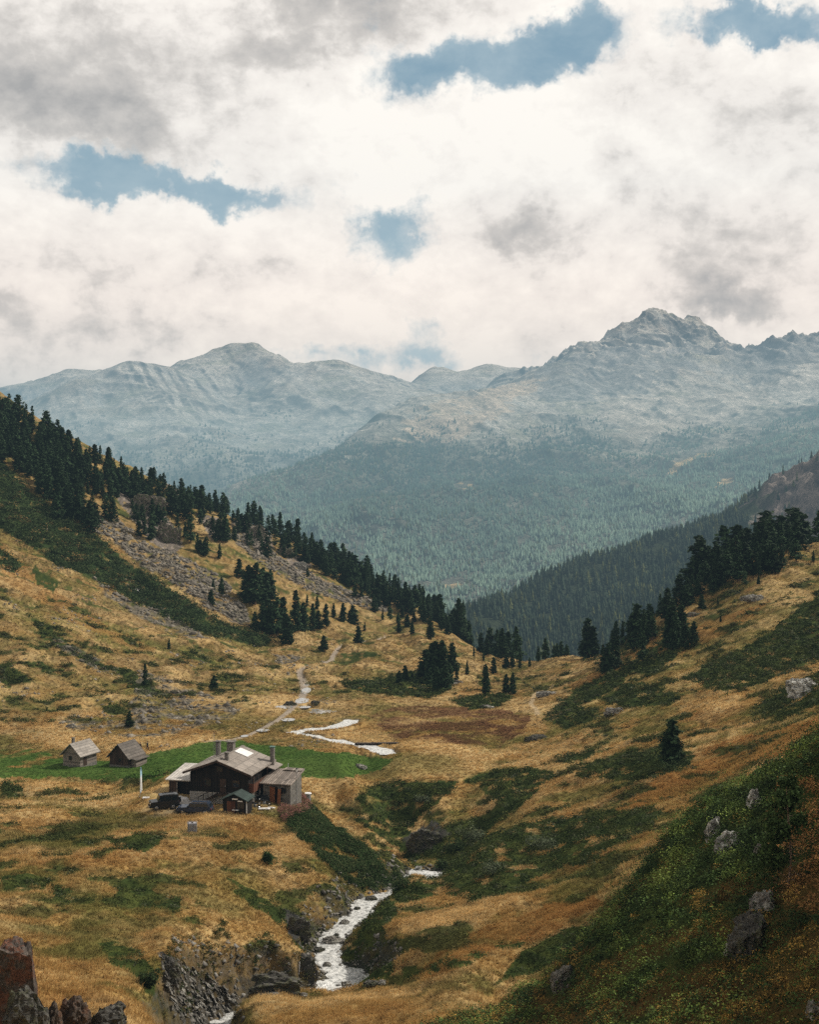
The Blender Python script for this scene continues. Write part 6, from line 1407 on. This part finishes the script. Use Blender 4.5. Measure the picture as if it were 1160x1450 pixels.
def rock(px, py, wpx, hpx, depth, m, label, seed, group=None, cuts=15, rot=(0, 0, 0), name='rock', sink=.6, rough=.3, d=None, layers=0, flat=.62, lift=0):
    """a broken block: a lump cut by planes, then roughened"""
    x, y, z = hit(px, py)
    if d: 
        a, b = ray(px, py); x, y = float(a)*d, d; z = float(b)*d
    w_ = wpx*y/FPX; h_ = hpx*(1 if d else flat)*y/FPX; rs = np.random.default_rng(seed)
    bm = bmesh.new(); bmesh.ops.create_cube(bm, size=2)
    bmesh.ops.subdivide_edges(bm, edges=bm.edges[:], cuts=1, use_grid_fill=True)
    for v in bm.verts: v.co = v.co.normalized()*1.0 if False else v.co
    for k in range(cuts):
        n = Vector(rs.normal(size=3)).normalized(); n.z = abs(n.z)*.8 if k % 2 else n.z; n.normalize()
        q = n*rs.uniform(.72, 1.05)
        r = bmesh.ops.bisect_plane(bm, geom=bm.verts[:]+bm.edges[:]+bm.faces[:], plane_co=q, plane_no=n, clear_outer=True)
        ed = [e for e in r['geom_cut'] if isinstance(e, bmesh.types.BMEdge)]
        if ed: bmesh.ops.contextual_create(bm, geom=ed)
    bmesh.ops.triangulate(bm, faces=bm.faces[:])
    for k in range(4):
        le = [e for e in bm.edges if e.calc_length() > .17]
        if not le: break
        bmesh.ops.subdivide_edges(bm, edges=le, cuts=1); bmesh.ops.triangulate(bm, faces=[f for f in bm.faces if len(f.verts) > 3])
    bm.normal_update()
    P = np.array([v.co[:] for v in bm.verts]); N = np.array([v.normal[:] for v in bm.verts])
    dsp = rough*fbm(P[:, 0]*1.7+seed, P[:, 1]*1.7+P[:, 2]*1.3, seed, 4)+.5*rough*fbm(P[:, 0]*6+P[:, 2]*2, P[:, 1]*5+P[:, 2]*5, seed+3, 3)
    if layers: dsp += .09*(np.abs(((P[:, 2]*1.0+P[:, 0]*.45+.12*perlin(P[:, 0]*2, P[:, 1]*2, seed))*layers) % 1-.5)-.25)*2
    P = P+N*dsp[:, None]
    R_ = np.array((RZ(rot[2])@RY(rot[1])@RX(rot[0]))); P = P@R_.T
    zmin, zmax = P[:, 2].min(), P[:, 2].max(); P[:, 2] = (P[:, 2]-zmin)/(zmax-zmin); P[:, 0] /= np.abs(P[:, 0]).max(); P[:, 1] /= np.abs(P[:, 1]).max()
    P = P*np.array([w_/2, depth/2, h_*(1+sink)])-np.array([0, 0, h_*sink])
    for v, p in zip(bm.verts, P): v.co = p
    o = obj(name, bm, RM[m]); o.location = (x, y+depth*.25, z+lift); tag(o, label, 'rock', group); return o
# the corner of the near crag, bottom left
rock(20, 1462, 80, 126, 2.4, 'red', 'tall block of rock stained red by lichen at the bottom left corner', 5, cuts=7, rough=.14, d=61, rot=(0, 4, 10), sink=.5)
rock(30, 1470, 70, 66, 2.2, 'dark', 'dark jagged block at the foot of the red stained rock', 8, d=58, sink=.5)
rock(70, 1470, 38, 48, 1.6, 'brown', 'brown wedge shaped rock between the two dark blocks', 11, d=59, rot=(0, 18, 0), sink=.5)
rock(102, 1468, 60, 54, 2.2, 'brown', 'dark reddish block right of the brown wedge', 15, d=62, rot=(0, -10, 30), sink=.5)
rock(150, 1475, 70, 46, 2.2, 'dark', 'low dark rock at the right end of the near crag', 19, d=63, sink=.5)
# crag on the near right slope
for a in [(1070,1142,24,40,1.6,'pale','upright pale lichen rock highest among the near shrubs',31),(1012,1186,26,42,1.6,'pale','tall pale rock at the left end of the crag in the shrubs',33),(1034,1202,42,40,1.8,'pale','broad grey white rock in the middle of the crag in the shrubs',35),(1082,1206,26,18,1.0,'grey','small grey rock right of the crag in the shrubs',37),(1094,1172,18,10,.6,'pale','flat pale stone just left of the young pine',39),
          (1066,1352,62,84,2.6,'dark','big dark slab with pale rim among the brown shrubs',41),(1082,1292,44,42,1.6,'grey','grey mossy rock on top of the big dark slab',43),(1037,1352,24,26,1.0,'pale','small pale layered rock at the left foot of the dark slab',45),(1158,1440,26,34,1.2,'grey','grey rock at the lower right edge of the picture',47),
          (802,1402,40,56,2.2,'slate','pale layered outcrop at the lower edge of the near shrubs',49)]:
    px, py, w_, h_, dp, m, lab, sd_ = a; rock(px, py, w_, h_, dp, m, lab, sd_, layers=5 if m in ('dark', 'slate') else 0)
# gorge
for a in [(240,1385,40,30,2.2,'dark','dark broken rock at the top of the slate ledges',55,5),(388,1404,84,26,3.0,'dark','long dark undercut rock left of the pool',57,5),(424,1322,44,26,1.4,'dark','dark slanting rock in the upper left bank of the stream',59,5),(436,1378,32,26,1.4,'dark','dark rock rising straight from the left bank of the stream',61,5),
          (604,1203,62,32,4.0,'dark','dark grey rock face in the ravine beyond the spur',63,5),(592,1236,16,10,.9,'pale','pale flat stone at the top of the visible gorge stream',65,0)]:
    px, py, w_, h_, dp, m, lab, sd_, ly = a; rock(px, py, w_, h_, dp, m, lab, sd_, layers=ly, rot=(0, 28 if m == 'dark' else 0, 0), flat=.9, sink=.7)
def slate_ledges():
    poly = np.array([(224,1350),(262,1362),(312,1394),(336,1408),(336,1420),(322,1432),(300,1448),(258,1452),(238,1412)], float); rs = np.random.default_rng(5); bm = bmesh.new(); c0 = None
    a = Vector(hit(240,1362)); b = Vector(hit(316,1432)); dr = (b-a).normalized(); q = dr.to_track_quat('X', 'Z').to_matrix()
    n = 0
    while n < 230:
        p = rs.uniform(poly.min(0), poly.max(0))
        if not in_poly(np.array([p[0]]), np.array([p[1]]), poly)[0]: continue
        n += 1; P = Vector(hit(*p)); L = rs.uniform(.5, 1.9); w2 = rs.uniform(.10, .32); t = rs.uniform(.02, .06)
        vs = add_box(bm, -L/2, L/2, -w2/2, w2/2, -t, t); R_ = q@RX(rs.uniform(28, 62))@RZ(rs.uniform(-9, 9))@RY(rs.uniform(-7, 7))
        for v in vs: v.co = R_@(v.co+Vector((rs.uniform(-.12, .12)*L, rs.uniform(-.1, .1), rs.uniform(-.04, .04))))+P+Vector((0, 0, rs.uniform(-.15, .12)))
    for v in bm.verts: v.co -= b
    o = obj('slate_ledges', bm, RM['slate']); o.location = b; tag(o, 'steep pale slate ledges running down to the stream at the lower left', 'rock ledges')
slate_ledges()
# further off
for a in [(508,1087,26,8,1.6,'grey','flat grey boulder at the right end of the green meadow',71),(100,1031,18,10,1.6,'grey','grey boulder alone in the grass left of the boulder field',73),(410,999,22,10,1.6,'dark','dark boulder left of the wet track',75),(446,998,14,9,1.4,'dark','dark boulder right of the wet track',77),(640,970,34,14,3.0,'grey','broad grey ledge right of the dark gully',79),
          (690,1003,24,7,2.0,'grey','long low rock at the upper edge of the russet reeds',81),(1140,985,52,40,3.2,'pale','grey crag in the shrubs near the right edge',83),(872,1012,34,16,2.4,'grey','rocky step in the middle of the right slope',85),(762,1048,40,12,2.2,'dark','dark ledge at the foot of the right slope beside the reeds',87),(776,985,34,10,2.4,'grey','pale stones beside the footpath on the right',89),(1070,850,40,14,3.4,'grey','wide rocky patch on the grass below the right hand wood',91),(985,872,26,9,2.4,'pink','pinkish stones at the left foot of the right hand wood',93),
          (935,768+85,16,6,1.4,'pale','small pale stone under the right hand wood',95),(190,838,14,8,2.2,'pale','pale boulder lying in the long green shrub belt',97)]:
    px, py, w_, h_, dp, m, lab, sd_ = a; rock(px, py, w_, h_, dp, m, lab, sd_)
# cliffs on the left slope
for a in [(205,725,66,54,9,'pink','long pinkish cliff band in the middle of the left slope',101),(232,765,44,56,8,'pink','steep pink cliff above the scree',103),(262,690,34,24,6,'pink','rocky knob on the left skyline',105),(300,748,40,30,7,'pink','broken rock step right of the pink cliff',107),(362,762,34,38,7,'pink','square pink crag under the middle of the left skyline',109),(400,788,26,30,6,'pink','narrow crag under the right part of the left skyline',111),(425,805,24,22,5,'grey','low grey crag at the end of the row of crags',113),(160,688,30,22,6,'grey','small grey crag among the upper left conifers',115)]:
    px, py, w_, h_, dp, m, lab, sd_ = a; rock(px, py, w_*1.1, h_*.8, dp, m, lab, sd_, rough=.42, name='cliff', rot=(0, 22, 0), sink=.8, layers=4)
# stones in the stream
SS = [(525,1279,18,6),(488,1312,14,6),(470,1340,26,9),(452,1352,16,7),(463,1372,12,5),(490,1400,14,5),(525,1400,22,6),(455,1400,12,4),(478,1402,9,4),(505,1292,10,4),(430,1415,10,4),(540,1398,12,5),(476,1330,8,4),(512,1273,8,4),(446,1402,8,4)]
for i, (px, py, w_, h_) in enumerate(SS): rock(px, py, w_*1.15, h_*1.5, w_*140/FPX*.8, 'grey' if i % 3 else 'dark', 'wet grey stone lying in the white water of the gorge stream', 201+i, 'stones in the gorge stream', name='stone', lift=.34)
# willow bushes on the right bank
def bush(px, py, wpx, hpx, c, label, group):
    x, y, z = hit(px, py); r = wpx*y/FPX/2; h = hpx*y/FPX; k = 16
    V, F, cc = clump_mesh(rng.uniform(-.7, .7, k)*r, rng.uniform(-.7, .7, k)*r, rng.uniform(-.1, .15, k)*h, np.full(k, r*.5), rng.uniform(.45, 1, k)*h, 70, np.full(k, .2), np.array(c)[None]*rng.uniform(.7, 1.3, (k, 1)))
    o = mesh_np('willow_bush', V, F, shrub_m, cc); o.location = (x, y, z); tag(o, label, 'bush', group)
GG, DG = (.10,.12,.07), (.035,.055,.02)
for a in [(668,1192,46,26,GG,'grey green willow bush right beside the rock face in the ravine'),(645,1205,30,20,DG,'dark green bush at the foot of the rock face in the ravine'),(768,1200,54,26,GG,'large grey green willow bush on the right bank slope'),(700,1236,36,18,GG,'grey green willow bush lowest on the right bank slope'),(625,1232,22,16,DG,'round dark bush right of the top of the gorge stream'),(378,1222,14,18,(.03,.06,.018),'little dark green bush on the slope below the annex'),(955,1092,70,18,DG,'spreading dark bush under the solitary conifer'),(600,1136,26,12,GG,'pale bush on the shady bank beyond the spur'),(212,1393,30,22,DG,'dark green bush above the slate ledges')]:
    bush(*a, None)
